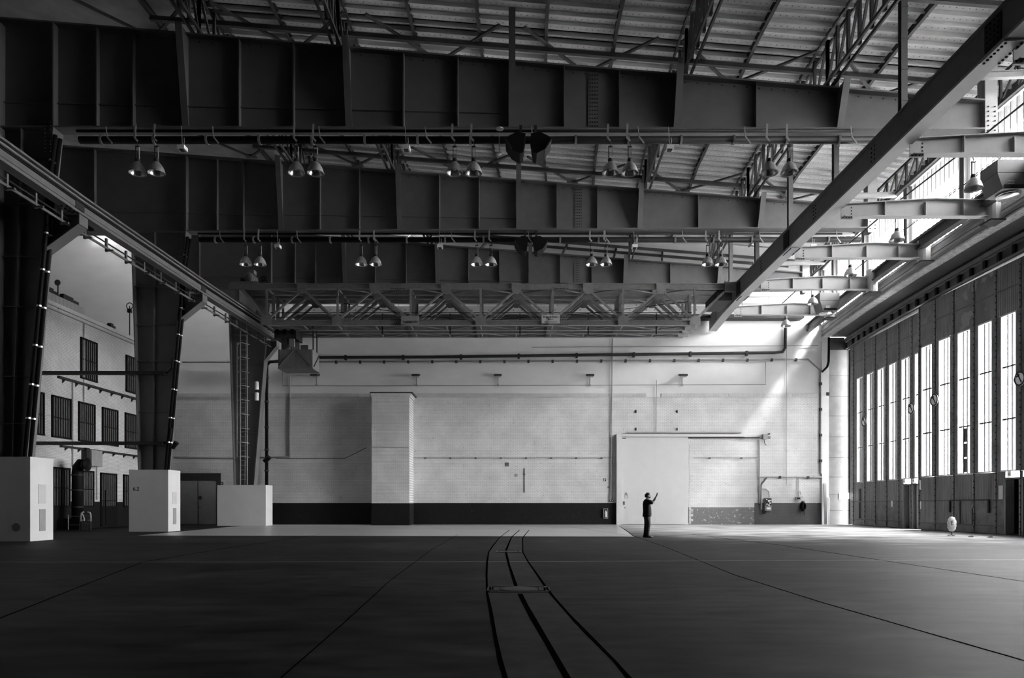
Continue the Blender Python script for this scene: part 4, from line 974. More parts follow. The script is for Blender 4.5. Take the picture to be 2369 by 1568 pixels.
# ------------------------------------------------------------------ bridge crane
YC = [38.5, 39.6, 40.35, 41.25]
KC = 38.5/F
ck = thing('bridge_crane', 'overhead travelling crane of four lattice girders spanning the hall', 'crane', (-1, 40, 11.6))
zt0, zt1 = PZ(669, 38.5), PZ(656, 38.5); zb0, zb1 = PZ(753, 38.5), PZ(741, 38.5)
BN = [PX(p, 38.5) for p in (617, 781, 950, 1112, 1279, 1441, 1607)]; TN = [PX(p, 38.5) for p in (700, 867, 1032, 1195, 1360, 1529)]
xl, xr = PX(530, 38.5), PX(1690, 38.5)
dm = {}
for g, Y in enumerate(YC):
    inner = g in (1, 2); w_ = .16 if inner else .11
    MB().ibeam((xl, Y, (zt0+zt1)/2), (xr, Y, (zt0+zt1)/2), .22, zt1-zt0, .03).build('top_chord', M_crane, ck)
    MB().ibeam((BN[0], Y, (zb0+zb1)/2), (BN[-1], Y, (zb0+zb1)/2), .2, zb1-zb0, .03).build('bottom_chord', M_crane, ck)
    for x in BN: MB().ibeam((x, Y, zb1), (x, Y, zt0), w_, w_, .02, (0, 1, 0)).build('vertical', M_crane, ck)
    for k, x in enumerate(TN):
        MB().bar((x, Y, zt0), (BN[k], Y, zb1), w_, w_*.9, (0, 1, 0)).build('diagonal', M_crane, ck); MB().bar((x, Y, zt0), (BN[k+1], Y, zb1), w_, w_*.9, (0, 1, 0)).build('diagonal', M_crane, ck)
        MB().prism([(x-.28, Y-.13, zt1), (x-.28, Y-.13, zt0-.1), (x-.12, Y-.13, zt0-.3), (x+.12, Y-.13, zt0-.3), (x+.28, Y-.13, zt0-.1), (x+.28, Y-.13, zt1)], (0, .02, 0)).build('gusset_plate', M_crane, ck)
    for x in BN:
        MB().prism([(x-.3, Y-.13, zb0), (x-.3, Y-.13, zb1+.08), (x-.12, Y-.13, zb1+.25), (x+.12, Y-.13, zb1+.25), (x+.3, Y-.13, zb1+.08), (x+.3, Y-.13, zb0)], (0, .02, 0)).build('gusset_plate', M_crane, ck)
    MB().bar((BN[-1], Y, zb1), (xr-.2, Y, zt0), .13, .13, (0, 1, 0)).build('end_diagonal', M_crane, ck); MB().bar((BN[0], Y, zb1), (PX(560, 38.5), Y, zt0), .13, .13, (0, 1, 0)).build('end_diagonal', M_crane, ck)
for ya, yb in ((YC[0], YC[1]), (YC[2], YC[3])):
    allx = sorted(BN+TN)
    for zz_, nm in (((zt0+zt1)/2-.1, 'top_lacing'), ((zb0+zb1)/2-.1, 'bottom_lacing')):
        for k, (a, b) in enumerate(zip(allx, allx[1:])):
            p, q = ((a, ya), (b, yb)) if k % 2 == 0 else ((a, yb), (b, ya))
            MB().bar((p[0], p[1], zz_), (q[0], q[1], zz_), .09, .05).build(nm, M_rail, ck)
            MB().bar((a, ya, zz_), (a, yb, zz_), .07, .06).build('cross_strut', M_crane, ck)
for k, x in enumerate(TN+BN[1:-1]):
    MB().box((x-.05, YC[1], zt0-.02), (x+.05, YC[2], zt0+.12)).build('cross_beam', M_crane, ck)
mb = MB()
for x in (PX(1300, 38.5), PX(923, 38.5)):
    for zz_ in (zt1, zt0, zb1, zb0):
        for k in range(8): mb.box((x-.4+k*.1, YC[0]-.14, zz_-.02), (x-.36+k*.1, YC[0]-.1, zz_+.02))
mb.build('bolts', M_black, ck, kind='stuff')
for x in (PX(1203, 39), PX(1361, 39), PX(1519, 39), PX(1041, 39), PX(884, 39)):
    MB().bar((x, 39.1, zb0-.35), (x, 39.1, zb1+.55), .07, .07, (0, 1, 0)).build('handrail_post', M_dark, ck)
for dz in (.35, .6): MB().tube([(BN[0], 39.1, zb1+dz), (BN[-1], 39.1, zb1+dz)], .022, 5).build('handrail', M_dark, ck)
for a, b in (((BN[1], zb1+1.4), (BN[3], zb1+.35)), ((BN[3], zb1+.4), (BN[6], zb1+1.5))): MB().tube([(a[0], 40.0, a[1]), ((a[0]+b[0])/2, 40.0, (a[1]+b[1])/2-.15), (b[0], 40.0, b[1])], .02, 5).build('slack_cable', M_black, ck)
MB().box((PX(1655, 39), 38.7, 12.9), (xr+.15, 41.0, zt0)).build('end_carriage', M_dark, ck); MB().box((PX(525, 39)-.2, 38.6, 12.85), (PX(560, 39), 41.1, zt0+.02)).build('end_carriage', M_crane, ck)
MB().box((PX(1676, 38.4), 38.3, zt0-.2), (PX(1702, 38.4), 38.42, zt1+.1)).build('end_plate', M_rail, ck)
mb = MB()
for k in range(6): mb.box((PX(1678+k*4, 38.3), 38.28, zt1), (PX(1679.5+k*4, 38.3), 38.3, zt1+.03))
mb.build('bolts', M_black, ck, kind='stuff')
s1 = MB().box((PX(1253, 38.3), 38.27, PZ(748, 38.3)), (PX(1295, 38.3), 38.3, PZ(728, 38.3))).build('maker_sign', M_offwhite, ck, label='pale maker sign')
def stext(body, size, px, py, par, sx=1):
    o = text(body, size, M_black, par, P(px, py, 38.262)); o.scale = (sx, 1, 1); return o
stext('Bruger & Fischer', .155, 1274, 733, s1, .8); stext('Berlin 61', .11, 1274, 738.5, s1, .8); stext('Fabrik Nr. 2757 Baujahr 1962', .075, 1274, 744.5, s1, .8)
s2 = MB().box((PX(928, 38.3), 38.27, PZ(751, 38.3)), (PX(970, 38.3), 38.3, PZ(731.5, 38.3))).build('load_sign', M_mid, ck, label='pale load sign')
stext('Tragfähigkeit 10 t', .165, 949, 744.5, s2, .72)
mb = MB()
for k in range(9): mb.box((PX(937+k*2.9, 38.26), 38.262, PZ(737.6, 38.26)), (PX(938.6+k*2.9, 38.26), 38.27, PZ(736.6, 38.26)))
mb.build('worn_lettering', M_grey, s2)

# winch on top of the crane
wm = thing('winch_motor', 'winch motor with handwheel on a plate on top of crane left end', 'motor', (PX(575, 39), 39.3, zt1))
xa_, xb_ = PX(537, 39), PX(600, 39)
MB().box((xa_, 38.8, zt1+.1), (xb_, 40.0, zt1+.24)).build('base_plate', M_crane, wm)
for x in (xa_+.05, xb_-.15): MB().box((x, 38.9, zt1), (x+.1, 39.9, zt1+.1)).build('foot', M_dark, wm)
xm_ = PX(577, 39)
MB().lathe([(.001, -.4), (.22, -.4), (.26, -.32), (.26, .32), (.22, .4), (.001, .4)], (xm_, 39.3, zt1+.52), 16, 1).build('motor', M_grey, wm, smooth=True)
for k in range(5): MB().lathe([(.26, -.02), (.29, -.02), (.29, .02), (.26, .02)], (xm_, 39.0+k*.14, zt1+.52), 16, 1).build('cooling_fin', M_mid, wm)
MB().box((xm_-.1, 39.1, zt1+.78), (xm_+.22, 39.5, zt1+1.0)).build('terminal_box', M_grey, wm)
MB().box((xm_-.55, 39.1, zt1+.24), (xm_-.28, 39.5, zt1+.5)).build('gear_box', M_dark, wm)
xw = PX(611, 39); pts = [(xw+.24*math.cos(a), 38.9, zt1+.3+.24*math.sin(a)) for a in [i*math.pi/10 for i in range(21)]]
hw_ = MB().tube(pts, .03, 6).build('handwheel', M_black, wm)
for a in (0, 1.05, 2.1): MB().bar((xw-.23*math.cos(a), 38.9, zt1+.3-.23*math.sin(a)), (xw+.23*math.cos(a), 38.9, zt1+.3+.23*math.sin(a)), .03, .03, (0, 1, 0)).build('spoke', M_black, hw_)
# rope drums on the crane top
for k, px in enumerate((647, 698)):
    x = PX(px, 39.6); t = thing('rope_wheel', '%s rope wheel on top of the crane right of the winch motor' % ('left', 'right')[k], 'pulley', (x, 39.9, zt1))
    MB().lathe([(.001, -.08), (.24, -.08), (.19, -.03), (.19, .03), (.24, .08), (.001, .08)], (x, 39.9, zt1+.2), 16, 1).build('wheel', M_dark, t); MB().box((x-.3, 39.75, zt1), (x+.3, 40.05, zt1+.12)).build('saddle', M_crane, t)
    MB().tube([(x-.4, 39.9, zt1), (x-.4, 39.9, zt1+.3)], .02, 5).build('pin', M_grey, t)
# hoist trolley with hook
ht = thing('hoist_trolley', 'dark hoist trolley with hook hanging below left end of the crane', 'hoist', (PX(668, 39.8), 39.8, 9.9))
x0, x1 = PX(640, 39.8), PX(690, 39.8)
MB().box((x0, 39.4, zb0-.5), (x1, 40.6, zb0-.05)).build('trolley_frame', M_dark, ht)
for x in (x0+.2, (x0+x1)/2, x1-.2):
    MB().lathe([(.001, -.05), (.16, -.05), (.16, .05), (.001, .05)], (x, 39.35, zb0-.15), 14, 1).build('wheel', M_black, ht)
MB().box((PX(655, 39.8), 39.5, zb0-1.35), (PX(667, 39.8), 40.1, zb0-.5)).build('gear_case', M_dark, ht); MB().box((PX(667, 39.8), 39.6, zb0-1.2), (PX(672, 39.8), 39.9, zb0-.8)).build('motor', M_grey, ht)
xh = PX(676, 39.6)
MB().box((xh-.14, 39.5, zb0-.95), (xh+.14, 39.7, zb0-.45)).build('hook_block', M_grey, ht)
hk = [(xh, 39.6, zb0-.95), (xh, 39.6, zb0-1.1), (xh+.12, 39.6, zb0-1.2), (xh+.13, 39.6, zb0-1.33), (xh, 39.6, zb0-1.42), (xh-.12, 39.6, zb0-1.33)]
MB().tube(hk, .04, 8).build('hook', M_grey, ht, smooth=True)
MB().tube([(xh-.05, 39.6, zb0-.5), (xh-.05, 39.6, zb0+.3)], .015, 5).build('rope', M_black, ht)
# operator cage
cg = thing('operator_cage', 'open-topped sheet metal operator cage hung below the crane left end', 'operator cage', (PX(685, 40), 40, PZ(856, 39.6)))
Yc = 39.3; x0, x1 = PX(643.5, Yc), PX(723, Yc); zc0, zc1 = PZ(850, Yc), PZ(808, Yc); dpt = 1.35
n = 16
for k in range(n):
    a = x0+(x1-x0)*k/n; MB().box((a+.004, Yc, zc0), (a+(x1-x0)/n-.004, Yc+.04, zc1)).build('front_board', M_steel, cg)
for k in range(6):
    a = Yc+.04+(dpt-.04)*k/6; MB().box((x1-.04, a+.004, zc0), (x1, a+(dpt-.04)/6-.004, zc1)).build('side_board', M_grey, cg)
MB().box((x0, Yc, zc0), (x0+.04, Yc+dpt, zc1)).build('side_panel', M_rail, cg); MB().box((x0, Yc+dpt, zc0), (x1, Yc+dpt+.04, zc1)).build('back_panel', M_rail, cg)
MB().box((x0-.02, Yc-.02, zc0-.06), (x1+.02, Yc+dpt+.06, zc0)).build('floor_plate', M_steel, cg)
xm_ = (x0+x1)/2
MB().bar((x0+.05, Yc-.02, zc0+.08), (xm_-.1, Yc-.02, zc1-.04), .07, .04, (0, 1, 0)).build('brace', M_steel, cg); MB().bar((x1-.05, Yc-.02, zc0+.08), (xm_+.1, Yc-.02, zc1-.04), .07, .04, (0, 1, 0)).build('brace', M_steel, cg)
MB().bar((x1+.02, Yc+.2, zc0+.1), (x1+.02, Yc+dpt-.1, zc1-.1), .04, .06, (1, 0, 0)).build('brace', M_dark, cg)
for (x, y) in ((x1-.05, 39.6), (x1-.05, 40.35), (x0+.4, 40.35)):
    MB().box((x-.03, y-.03, zc1), (x+.03, y+.03, 11.7)).build('hanger_bar', M_dark, cg)
MB().box((x0+.05, Yc+dpt-.1, zc1), (x0+.9, Yc+dpt-.3, zc1+.75)).build('control_box', M_grey, cg)
MB().box((PX(695, 40.5), Yc+dpt-.1, zc1), (PX(712, 40.5), Yc+dpt-.02, zc1+.55)).build('back_door', M_steel, cg)

# ------------------------------------------------------------------ pendant lamps
def lamp_proto(name, label, cat, grp, arm):
    t = thing(name, label, cat, (0, 0, 0), grp)
    prof_ = [(.29, 0), (.285, .03), (.265, .12), (.225, .22), (.165, .31), (.09, .385), (.085, .385), (.155, .3), (.215, .21), (.255, .12), (.275, .03), (.28, 0)]
    MB().lathe(prof_, (0, 0, 0), 24).build('bell_shade', M_alu, t, smooth=True)
    MB().lathe([(.27, .02), (.2, .2), (.08, .33), (.001, .34)], (0, 0, 0), 20).build('reflector', M_refl, t, smooth=True)
    MB().lathe([(.05, .12), (.06, .2), (.04, .34), (.001, .1)], (0, 0, 0), 10).build('bulb', M_white, t, smooth=True)
    MB().lathe([(.296, -.012), (.302, -.012), (.302, .02), (.29, .02), (.296, -.012)], (0, 0, 0), 24).build('rim', M_grey, t)
    MB().lathe([(.09, .38), (.085, .5), (.05, .53), (.001, .53)], (0, 0, 0), 12).build('neck', M_dark, t)
    for s in (-1, 1): MB().box((s*.06-.012, -.02, .5), (s*.06+.012, .02, .95)).build('stirrup', M_alu if s > 0 else M_dark, t)
    MB().box((-.075, -.025, .93), (.075, .025, .97)).build('stirrup_top', M_dark, t)
    MB().tube([(0, 0, .96), (.02, 0, 1.03), (-.02, 0, 1.1), (0, 0, 1.16)], .015, 6).build('hook', M_dark, t)
    if arm:
        mb = MB(); mb.bar((0, 0, 1.15), (-.1, 0, 1.27), .06, .04, (0, 1, 0)); mb.bar((-.1, 0, 1.25), (-.08, .0, 1.76), .07, .02, (0, 1, 0)); mb.build('strap_arm', M_mid, t)
    else: MB().tube([(0, 0, 1.16), (0, 0, 1.6)], .01, 5).build('wire', M_dark, t)
    return t
proto = None
for i, pxs in enumerate(((318, 362, 686, 730, 1052, 1096, 1412, 1457, 1780, 1826), (569, 602, 836, 869, 1103, 1136, 1369, 1402, 1637, 1668))):
    Y = FR[i]-.32
    for j, px in enumerate(pxs):
        lb = '%s aluminium bell lamp of the %s pair from the left under the %s girder' % (('left', 'right')[j % 2], ORD[j//2], ('nearest', 'middle')[i])
        loc = (PX(px, Y), Y, 13.12)
        if proto is None: proto = lamp_proto('bell_lamp', lb, 'lamp', 'bell lamps hanging under the girders', True); proto.location = loc; proto['_o'] = Vector(loc)
        else: copy_tree(proto, loc, lb)
p2 = None
for j, (px, Y) in enumerate(((2252, 24.1), (2075, 28.8), (1967, 33.2), (1880, 37.9), (1818, 42.5))):
    lb = '%s aluminium bell lamp from the camera before the clerestory windows' % ORD[j]; loc = (PX(px, Y), Y, 12.45)
    if p2 is None: p2 = lamp_proto('bell_lamp', lb, 'lamp', 'bell lamps along the clerestory', False); p2.location = loc
    else: copy_tree(p2, loc, lb)
# lamp hanging wire rail
MB().tube([(16.2, 14, 14.06)]+[(PX(px, Y), Y, 14.06) for px, Y in ((2252, 24.1), (2075, 28.8), (1967, 33.2), (1880, 37.9), (1818, 42.5))]+[(17.3, 45.8, 14.06)], .03, 6).build('lamp_wire', M_dark, label='thin wire line carrying the lamps before the clerestory', cat='wire')

# heaters
def heater(Y, px0, px1, lb, txt):
    x0, x1 = PX(px0, Y), PX(px1, Y); t = thing('unit_heater', lb, 'heater', ((x0+x1)/2, Y+.4, 12.35))
    z0, zm, z1 = 12.42, 13.0, 13.45
    MB().box((x0, Y, zm), (x1, Y+.9, z1)).build('casing', M_steel, t)
    MB().prism([(x0, Y, zm-.02), (x1, Y, zm-.02), (x1-.08, Y, z0), (x0+.18, Y, z0)], (0, .9, 0)).build('hood', M_steel, t)
    MB().box((x0+.22, Y-.01, z0+.02), (x1-.15, Y+.0, z0+.14)).build('outlet_slot', M_black, t)
    MB().lathe([(.001, -.12), (.36, -.12), (.4, -.02), (.36, 0), (.001, 0)], ((x0+x1)/2, Y+.45, z0), 18).build('fan_ring', M_refl, t, smooth=True)
    for x in (x0+.1, x1-.1): MB().tube([(x, Y+.1, z1), (x, Y+.1, z1+1.1)], .012, 5).build('hanger_wire', M_dark, t)
    lbm = MB().box((x0-.012, Y+.1, zm-.45), (x0+.001, Y+.35, zm-.3)); 
    s = MB().box((x0+.35, Y-.008, zm-.42), (x0+.58, Y-.001, zm-.3)).build('sticker', M_offwhite, t)
    text('NOR', .09, M_black, s, (x0+.465, Y-.012, zm-.36))
heater(24.0, 2308, 2400, 'large grey unit heater hung at the right edge of the view', True)
heater(39.0, 1897, 1942, 'grey unit heater hung by the clerestory near far right corner', True)

# pipes and small things along the girders
for i in range(2):
    Y = FR[i]; zp = 14.47; x0, x1 = (PX(185, Y), PX(2030, Y)) if i == 0 else (PX(462, Y), PX(1990, Y))
    t = thing('girder_pipe', 'thick black pipe slung under the %s girder' % ('nearest', 'middle')[i], 'pipe', ((x0+x1)/2, Y, zp))
    MB().tube([(x0, Y, zp), (x1, Y, zp)], .13, 12).build('pipe', M_black, t, smooth=True)
    MB().tube([(x0, Y-.2, zp+.22), (x1-1, Y-.2, zp+.22)], .05, 8).build('pipe', M_black, t, smooth=True)
    x = x0+.8
    k = 0
    while x < x1:
        MB().lathe([(.13, -.04), (.165, -.04), (.165, .04), (.13, .04)], (x, Y, zp), 12, 0).build('clamp', M_grey, t)
        if k % 2 == 0: MB().bar((x+.3, Y-.27, 14.82), (x+.34, Y-.27, 14.45), .03, .03, (0, 1, 0)).bar((x+.34, Y-.27, 14.45), (x+.52, Y-.27, 14.22), .05, .03, (0, 1, 0)).build('cable_hook', M_mid, t)
        x += 1.9; k += 1
def speaker(Y, px0, px1, lb, flip):
    x0, x1 = PX(px0, Y), PX(px1, Y); w_ = x1-x0; s = -1 if flip else 1
    cx = (x0+x1)/2; t = thing('loudspeaker', lb, 'loudspeaker', (cx, Y-.3, 13.6))
    X = lambda u: cx+s*(u-.5)*w_
    poly = [(0.02, 14.36), (.45, 14.42), (1.0, 14.22), (.97, 14.1), (.7, 13.82), (.3, 13.66), (.14, 13.7)]
    pp = [(X(u), Y-.65, z) for u, z in poly]
    MB().prism(pp, (0, .75, 0)).build('cabinet', M_black, t)
    MB().bar((X(.98), Y-.68, 14.15), (X(.7), Y-.68, 13.82), .05, .03, (0, 1, 0)).build('edge_grille', M_dark, t)
    MB().box((X(.25)-.05, Y-.3, 14.4), (X(.25)+.05, Y-.26, 14.85)).build('hanger', M_dark, t)
for Y, c_, nm in ((Y1, 1222, 'nearest'), (Y2, 1228, 'middle')):
    hw_ = 52*Y1/Y
    speaker(Y, c_-hw_, c_-6, 'left black angular loudspeaker under the %s girder' % nm, True); speaker(Y, c_+4, c_+hw_, 'right black angular loudspeaker under the %s girder' % nm, False)
k = 0
for Y, pxs, nm in ((Y1, (422, 940, 1549), 'nearest'), (Y2, (643, 1018, 1468, 1880), 'middle')):
    for j, px in enumerate(pxs):
        x = PX(px, Y-.3); t = thing('ceiling_sensor', '%s small white box from the left hung on a cord under %s girder' % (ORD[j], nm), 'sensor', (x, Y-.3, 13.95), 'small white boxes hung under the girders')
        MB().box((x-.13, Y-.45, 13.95), (x+.13, Y-.15, 14.08)).build('box', M_white, t); MB().box((x-.08, Y-.4, 13.93), (x+.08, Y-.2, 13.95)).build('lens', M_dark, t)
        MB().tube([(x, Y-.3, 14.08), (x-.04, Y-.3, 14.82)], .012, 5).build('cord', M_mid, t); MB().tube([(x+.02, Y-.3, 14.08), (x+.07, Y-.3, 14.25), (x+.06, Y-.3, 14.4)], .015, 5).build('cord', M_mid, t)
x = PX(1155, Y1-.4); t = thing('pendant_disc', 'white mushroom-shaped disc on a thin white rod under nearest girder', 'sensor', (x, Y1-.4, 13.75))
MB().tube([(x, Y1-.4, 13.8), (x, Y1-.4, 14.45)], .015, 6).build('rod', M_white, t); MB().lathe([(.001, -.04), (.07, -.03), (.1, .0), (.06, .04), (.001, .05)], (x, Y1-.4, 13.77), 16).build('disc', M_white, t, smooth=True)
MB().lathe([(.001, -.03), (.13, -.02), (.13, .01), (.001, .04)], (x+.02, Y1-.4, 14.66), 14).build('ceiling_plate', M_white, t)

# ------------------------------------------------------------------ end wall fittings
yw = YW-.04
def wpt(px, py, off=.06): return V(PX(px, YW), YW-off-.04, PZ(py, YW))
def wtube(name, lb, pts, r, m=M_grey, clips=0, n=8, off=.08):
    t = thing(name, lb, 'pipe', wpt(*pts[0]))
    MB().tube([wpt(p[0], p[1], off) for p in pts], r, n).build('pipe', m, t)
    if clips:
        for (a, b) in zip(pts, pts[1:]):
            A, B = wpt(*a, off), wpt(*b, off); L = (B-A).length; k = int(L/clips)
            for q in range(k):
                c = A.lerp(B, (q+.5)/max(k, 1)); MB().box((c.x-.07, c.y-r*1.2, c.z-r*1.5-.03), (c.x+.07, c.y+r+.03, c.z+r*1.3)).build('clip', M_dark, t)
    return t
wtube('wall_pipe', 'thick dark pipe across upper end wall turning up at its right end', [(735, 828), (1000, 827), (1400, 822), (1790, 817), (1808, 815), (1814, 806), (1815, 760)], .1, M_dark, 3.2, 10, .14)
wtube('wall_pipe', 'grey pipe with many clips just below the thick dark wall pipe', [(640, 838), (1250, 836), (1868, 832), (1897, 858), (1897, 1095)], .055, M_grey, 1.5)
wtube('wall_pipe', 'faint thin pipe above the thick dark wall pipe', [(1230, 804), (1890, 800)], .03, M_mid)
wtube('wall_conduit', 'thin conduit line feeding the wall lamps', [(655, 860), (655, 893), (945, 893), (1770, 890), (1770, 838)], .022, M_grey)
wtube('wall_conduit', 'thin vertical conduit left of the white sliding door', [(1416, 770), (1415, 910), (1412, 1158)], .035, M_grey)
wtube('wall_conduit', 'short vertical conduit hugging sliding door frame', [(1417.5, 1010), (1418, 1158)], .02, M_grey)
wtube('wall_conduit', 'thin vertical cable above the white sliding door', [(1518, 880), (1517, 1003)], .02, M_grey)
wtube('wall_conduit', 'long thin vertical cable right of the sliding door', [(1818, 770), (1818, 1122)], .018, M_mid)
wtube('wall_conduit', 'thin vertical pipe on the left brick wall', [(672, 870), (672, 1055)], .05, M_mid)
wtube('wall_cable', 'low cable with clips along brick between the pier and sliding door', [(955, 1046), (955, 1059), (1420, 1059)], .018, M_grey, 1.6)
wtube('wall_cable', 'low cable with clips on brick right of the sliding door', [(1604, 1059), (1750, 1059)], .018, M_grey, 1.6)
wtube('wall_cable', 'slanting cable on shaded brick left of the pier', [(640, 1060), (800, 1060), (848, 1036)], .02, M_dark)
t = thing('wall_cable', 'cable across the front of the brick pier', 'cable', V((x0+x1)/2, 43.95, PZ(1034, 44)))
MB().tube([(PX(862, 44), 43.97, PZ(1034, 44)), (PX(945, 44), 43.97, PZ(1034, 44))], .018, 6).build('cable', M_grey, t)
wtube('wall_conduit', 'pair-like horizontal cable tray above the control panel', [(1755, 1103), (1770, 1103), (1900, 1104)], .05, M_mid, 1.4)
wtube('wall_conduit', 'vertical conduit from door motor down to the control panel', [(1755.5, 1016), (1755.5, 1165)], .04, M_mid)
wtube('wall_conduit', 'bent dark conduit running down beside the control panel', [(1773, 1105), (1760, 1122), (1759, 1178)], .05, M_grey)
t = thing('corner_cables', 'bundle of black cables bending down from the ledge at the far corner', 'cable', wpt(1912, 780))
for k in range(3): MB().tube([wpt(1913+k*1.2, 778, .2), wpt(1912+k*1.2, 838, .2), wpt(1909+k, 850, .2), wpt(1898+k*.5, 862, .15)], .05, 6).build('cable', M_black, t)
MB().box(wpt(1909, 916, .16), wpt(1916, 908, .04)).build('junction_box', M_dark, label='small dark box on the corner pilaster', cat='box')
# wall lamps
wl0 = None
for j, px in enumerate((733, 964, 1152, 1364, 1577)):
    lb = '%s flat dark wall lamp from the left on the end wall' % ORD[j]; loc = wpt(px, 891)
    if wl0 is None:
        wl0 = thing('wall_lamp', lb, 'wall lamp', (0, 0, 0), 'flat wall lamps on the end wall')
        MB().hexa([(-.26, -.62, .5), (.24, -.62, .5), (.26, -.1, .58), (-.28, -.1, .58), (-.22, -.62, .62), (.22, -.62, .62), (.26, -.1, .72), (-.26, -.1, .72)]).build('housing', M_dark, wl0)
        MB().box((-.2, -.6, .49), (.2, -.15, .51)).build('glass', M_mid, wl0)
        MB().bar((0, 0.0, 0), (0, 0.0, .6), .05, .05, (0, 1, 0)).build('stem', M_grey, wl0); MB().bar((0, 0.0, .6), (0, -.2, .62), .06, .05).build('arm', M_grey, wl0)
        MB().box((-.07, -.04, -.08), (.07, .05, .06)).build('junction_box', M_mid, wl0); wl0.location = loc
    else: copy_tree(wl0, loc, lb)
# small wall things
t = thing('fire_extinguisher', 'fire extinguisher in a framed cabinet on dark base beside sliding door', 'fire extinguisher', wpt(1400.5, 1199))
MB().box(wpt(1395, 1199, .02), wpt(1406, 1176, .1)).build('cabinet', M_dark, t)
a, b = wpt(1395, 1199, .14), wpt(1406, 1176, .14)
mb = MB()
for p, q in (((a.x, a.z), (b.x, a.z+.04)), ((a.x, b.z-.04), (b.x, b.z)), ((a.x, a.z), (a.x+.04, b.z)), ((b.x-.04, a.z), (b.x, b.z))): mb.box((p[0], a.y, p[1]), (q[0], a.y+.05, q[1]))
mb.build('door_frame', M_mid, t)
cx = (a.x+b.x)/2; MB().lathe([(.001, 0), (.075, 0), (.08, .05), (.08, .34), (.04, .42), (.03, .46), (.001, .46)], (cx, a.y+.02, a.z+.08), 12).build('cylinder', M_offwhite, t, smooth=True)
def wsign(pa, pb, lb, inv, name='safety_sign', sym='ext'):
    A, B = wpt(*pa, .0), wpt(*pb, .02); t = thing(name, lb, 'sign', A)
    MB().box(A, B).build('plate', M_dark if inv else M_mid, t)
    cx, cz = (A.x+B.x)/2, (A.z+B.z)/2; y = B.y-.006; s = abs(B.x-A.x)
    if sym == 'ext': MB().tube([(cx-.05*s/.2, y, cz-.25*s), (cx+.05*s/.2, y, cz+.2*s)], s*.14, 8).tube([(cx+.02, y, cz+.22*s), (cx-.16*s, y, cz+.3*s), (cx-.24*s, y, cz)], s*.04, 6).build('symbol', M_white, t)
    else: MB().box((cx-s*.3, y, cz-s*.05), (cx+s*.3, y+.004, cz+s*.05)).box((cx-s*.05, y, cz-s*.3), (cx+s*.05, y+.004, cz+s*.3)).build('symbol', M_dark, t)
wsign((1395, 1113), (1402, 1106.5), 'square dark fire extinguisher sign on white brick', True); wsign((1404, 1129.5), (1410, 1124.5), 'small grey notice sign beside the vertical conduit', False, sym='x')
wsign((511, 1121), (517, 1114.5), 'small dark fire sign beside the double door', True)
for px, lb in ((1411, 'left small switch box at the foot of the conduit'), (1417, 'right small switch box at the foot of the conduit')):
    t = thing('switch_box', lb, 'switch', wpt(px, 1160)); MB().box(wpt(px-2.5, 1160.5, .0), wpt(px+2.5, 1155.5, .1)).build('body', M_dark, t); MB().box(wpt(px-1, 1159, .1), wpt(px+1, 1157, .12)).build('button', M_white, t)
for px, py, s_, lb, m_ in ((1173, 1074, 4, 'small dark vent grille on the white brick', M_dark), (1195, 1099, 3.5, 'small pale vent grille on the white brick', M_offwhite)):
    t = thing('wall_vent', lb, 'vent', wpt(px, py)); MB().box(wpt(px-s_, py+s_, .0), wpt(px+s_, py-s_, .02)).build('frame', m_, t)
    for k in range(5): MB().box(wpt(px-s_+.6, py-s_+1.3+k*s_*.38, .02), wpt(px+s_-.6, py-s_+.6+k*s_*.38, .04)).build('louvre', M_grey, t)
MB().tube([wpt(1213, 1083, .02), wpt(1213, 1139, .02)], .022, 6).bar(wpt(1210, 1097, .03), wpt(1216, 1097, .03), .04, .03).build('wall_rod', M_dark, label='short rusty rod on white brick, alone in the middle', cat='rod')
mb = MB(); c = wpt(1081, 1072, .003)
random.seed(3)
pts = [(c.x+random.uniform(.55, 1)*.2*math.cos(a)*.8, c.y+.03, c.z+random.uniform(.6, 1)*.24*math.sin(a)) for a in [i*2*math.pi/14 for i in range(14)]]
mb.prism(pts, (0, -.02, 0)).build('soot_hole', M_black, label='ragged black soot-stained hole in the white brick', cat='hole')
for j, (px, py) in enumerate(((1471, 952), (1566, 952), (1471, 993), (1566, 993))):
    MB().box(wpt(px-1, py+3, .0), wpt(px+1, py-3, .08)).build('wall_peg', M_dark, label='%s small dark peg on brick above the sliding door' % ('upper left', 'upper right', 'lower left', 'lower right')[j], cat='peg')
MB().box(wpt(1412-1, 788, .0), wpt(1420, 770, .02)).v
# door motor, control panel, socket, hose, planks
t = thing('door_motor', 'small grey door motor at right end of sliding door rail', 'motor', wpt(1770, 1016))
MB().box(wpt(1762, 1016, .05), wpt(1772, 1005, .3)).build('housing', M_mid, t); MB().lathe([(.001, -.15), (.1, -.15), (.1, .15), (.001, .15)], wpt(1773, 1012, .2), 12, 0).build('motor', M_grey, t); MB().tube([wpt(1770, 1006, .2), wpt(1778, 1004, .2)], .05, 8).build('shaft', M_dark, t)
MB().tube([wpt(1766, 1016, .1), wpt(1767, 1026, .1), wpt(1771, 1030, .1)], .02, 5).build('loose_cable', M_dark, t)
t = thing('control_panel', 'grey electrical panel with white dials and label on dark base', 'control panel', wpt(1775, 1181))
MB().box(wpt(1767, 1181, .0), wpt(1782, 1152, .2)).build('cabinet', M_grey, t); MB().box(wpt(1768, 1169, .2), wpt(1781.5, 1152.5, .22)).build('upper_plate', M_dark, t)
for px, py, r in ((1770.5, 1155.5, .04), (1775.5, 1158.5, .07), (1779.5, 1157.5, .04), (1778, 1163.5, .05), (1771, 1166, .045), (1775.5, 1168, .05)):
    MB().disc(wpt(px, py, .23), r, .03, 1, 12).build('dial', M_white, t)
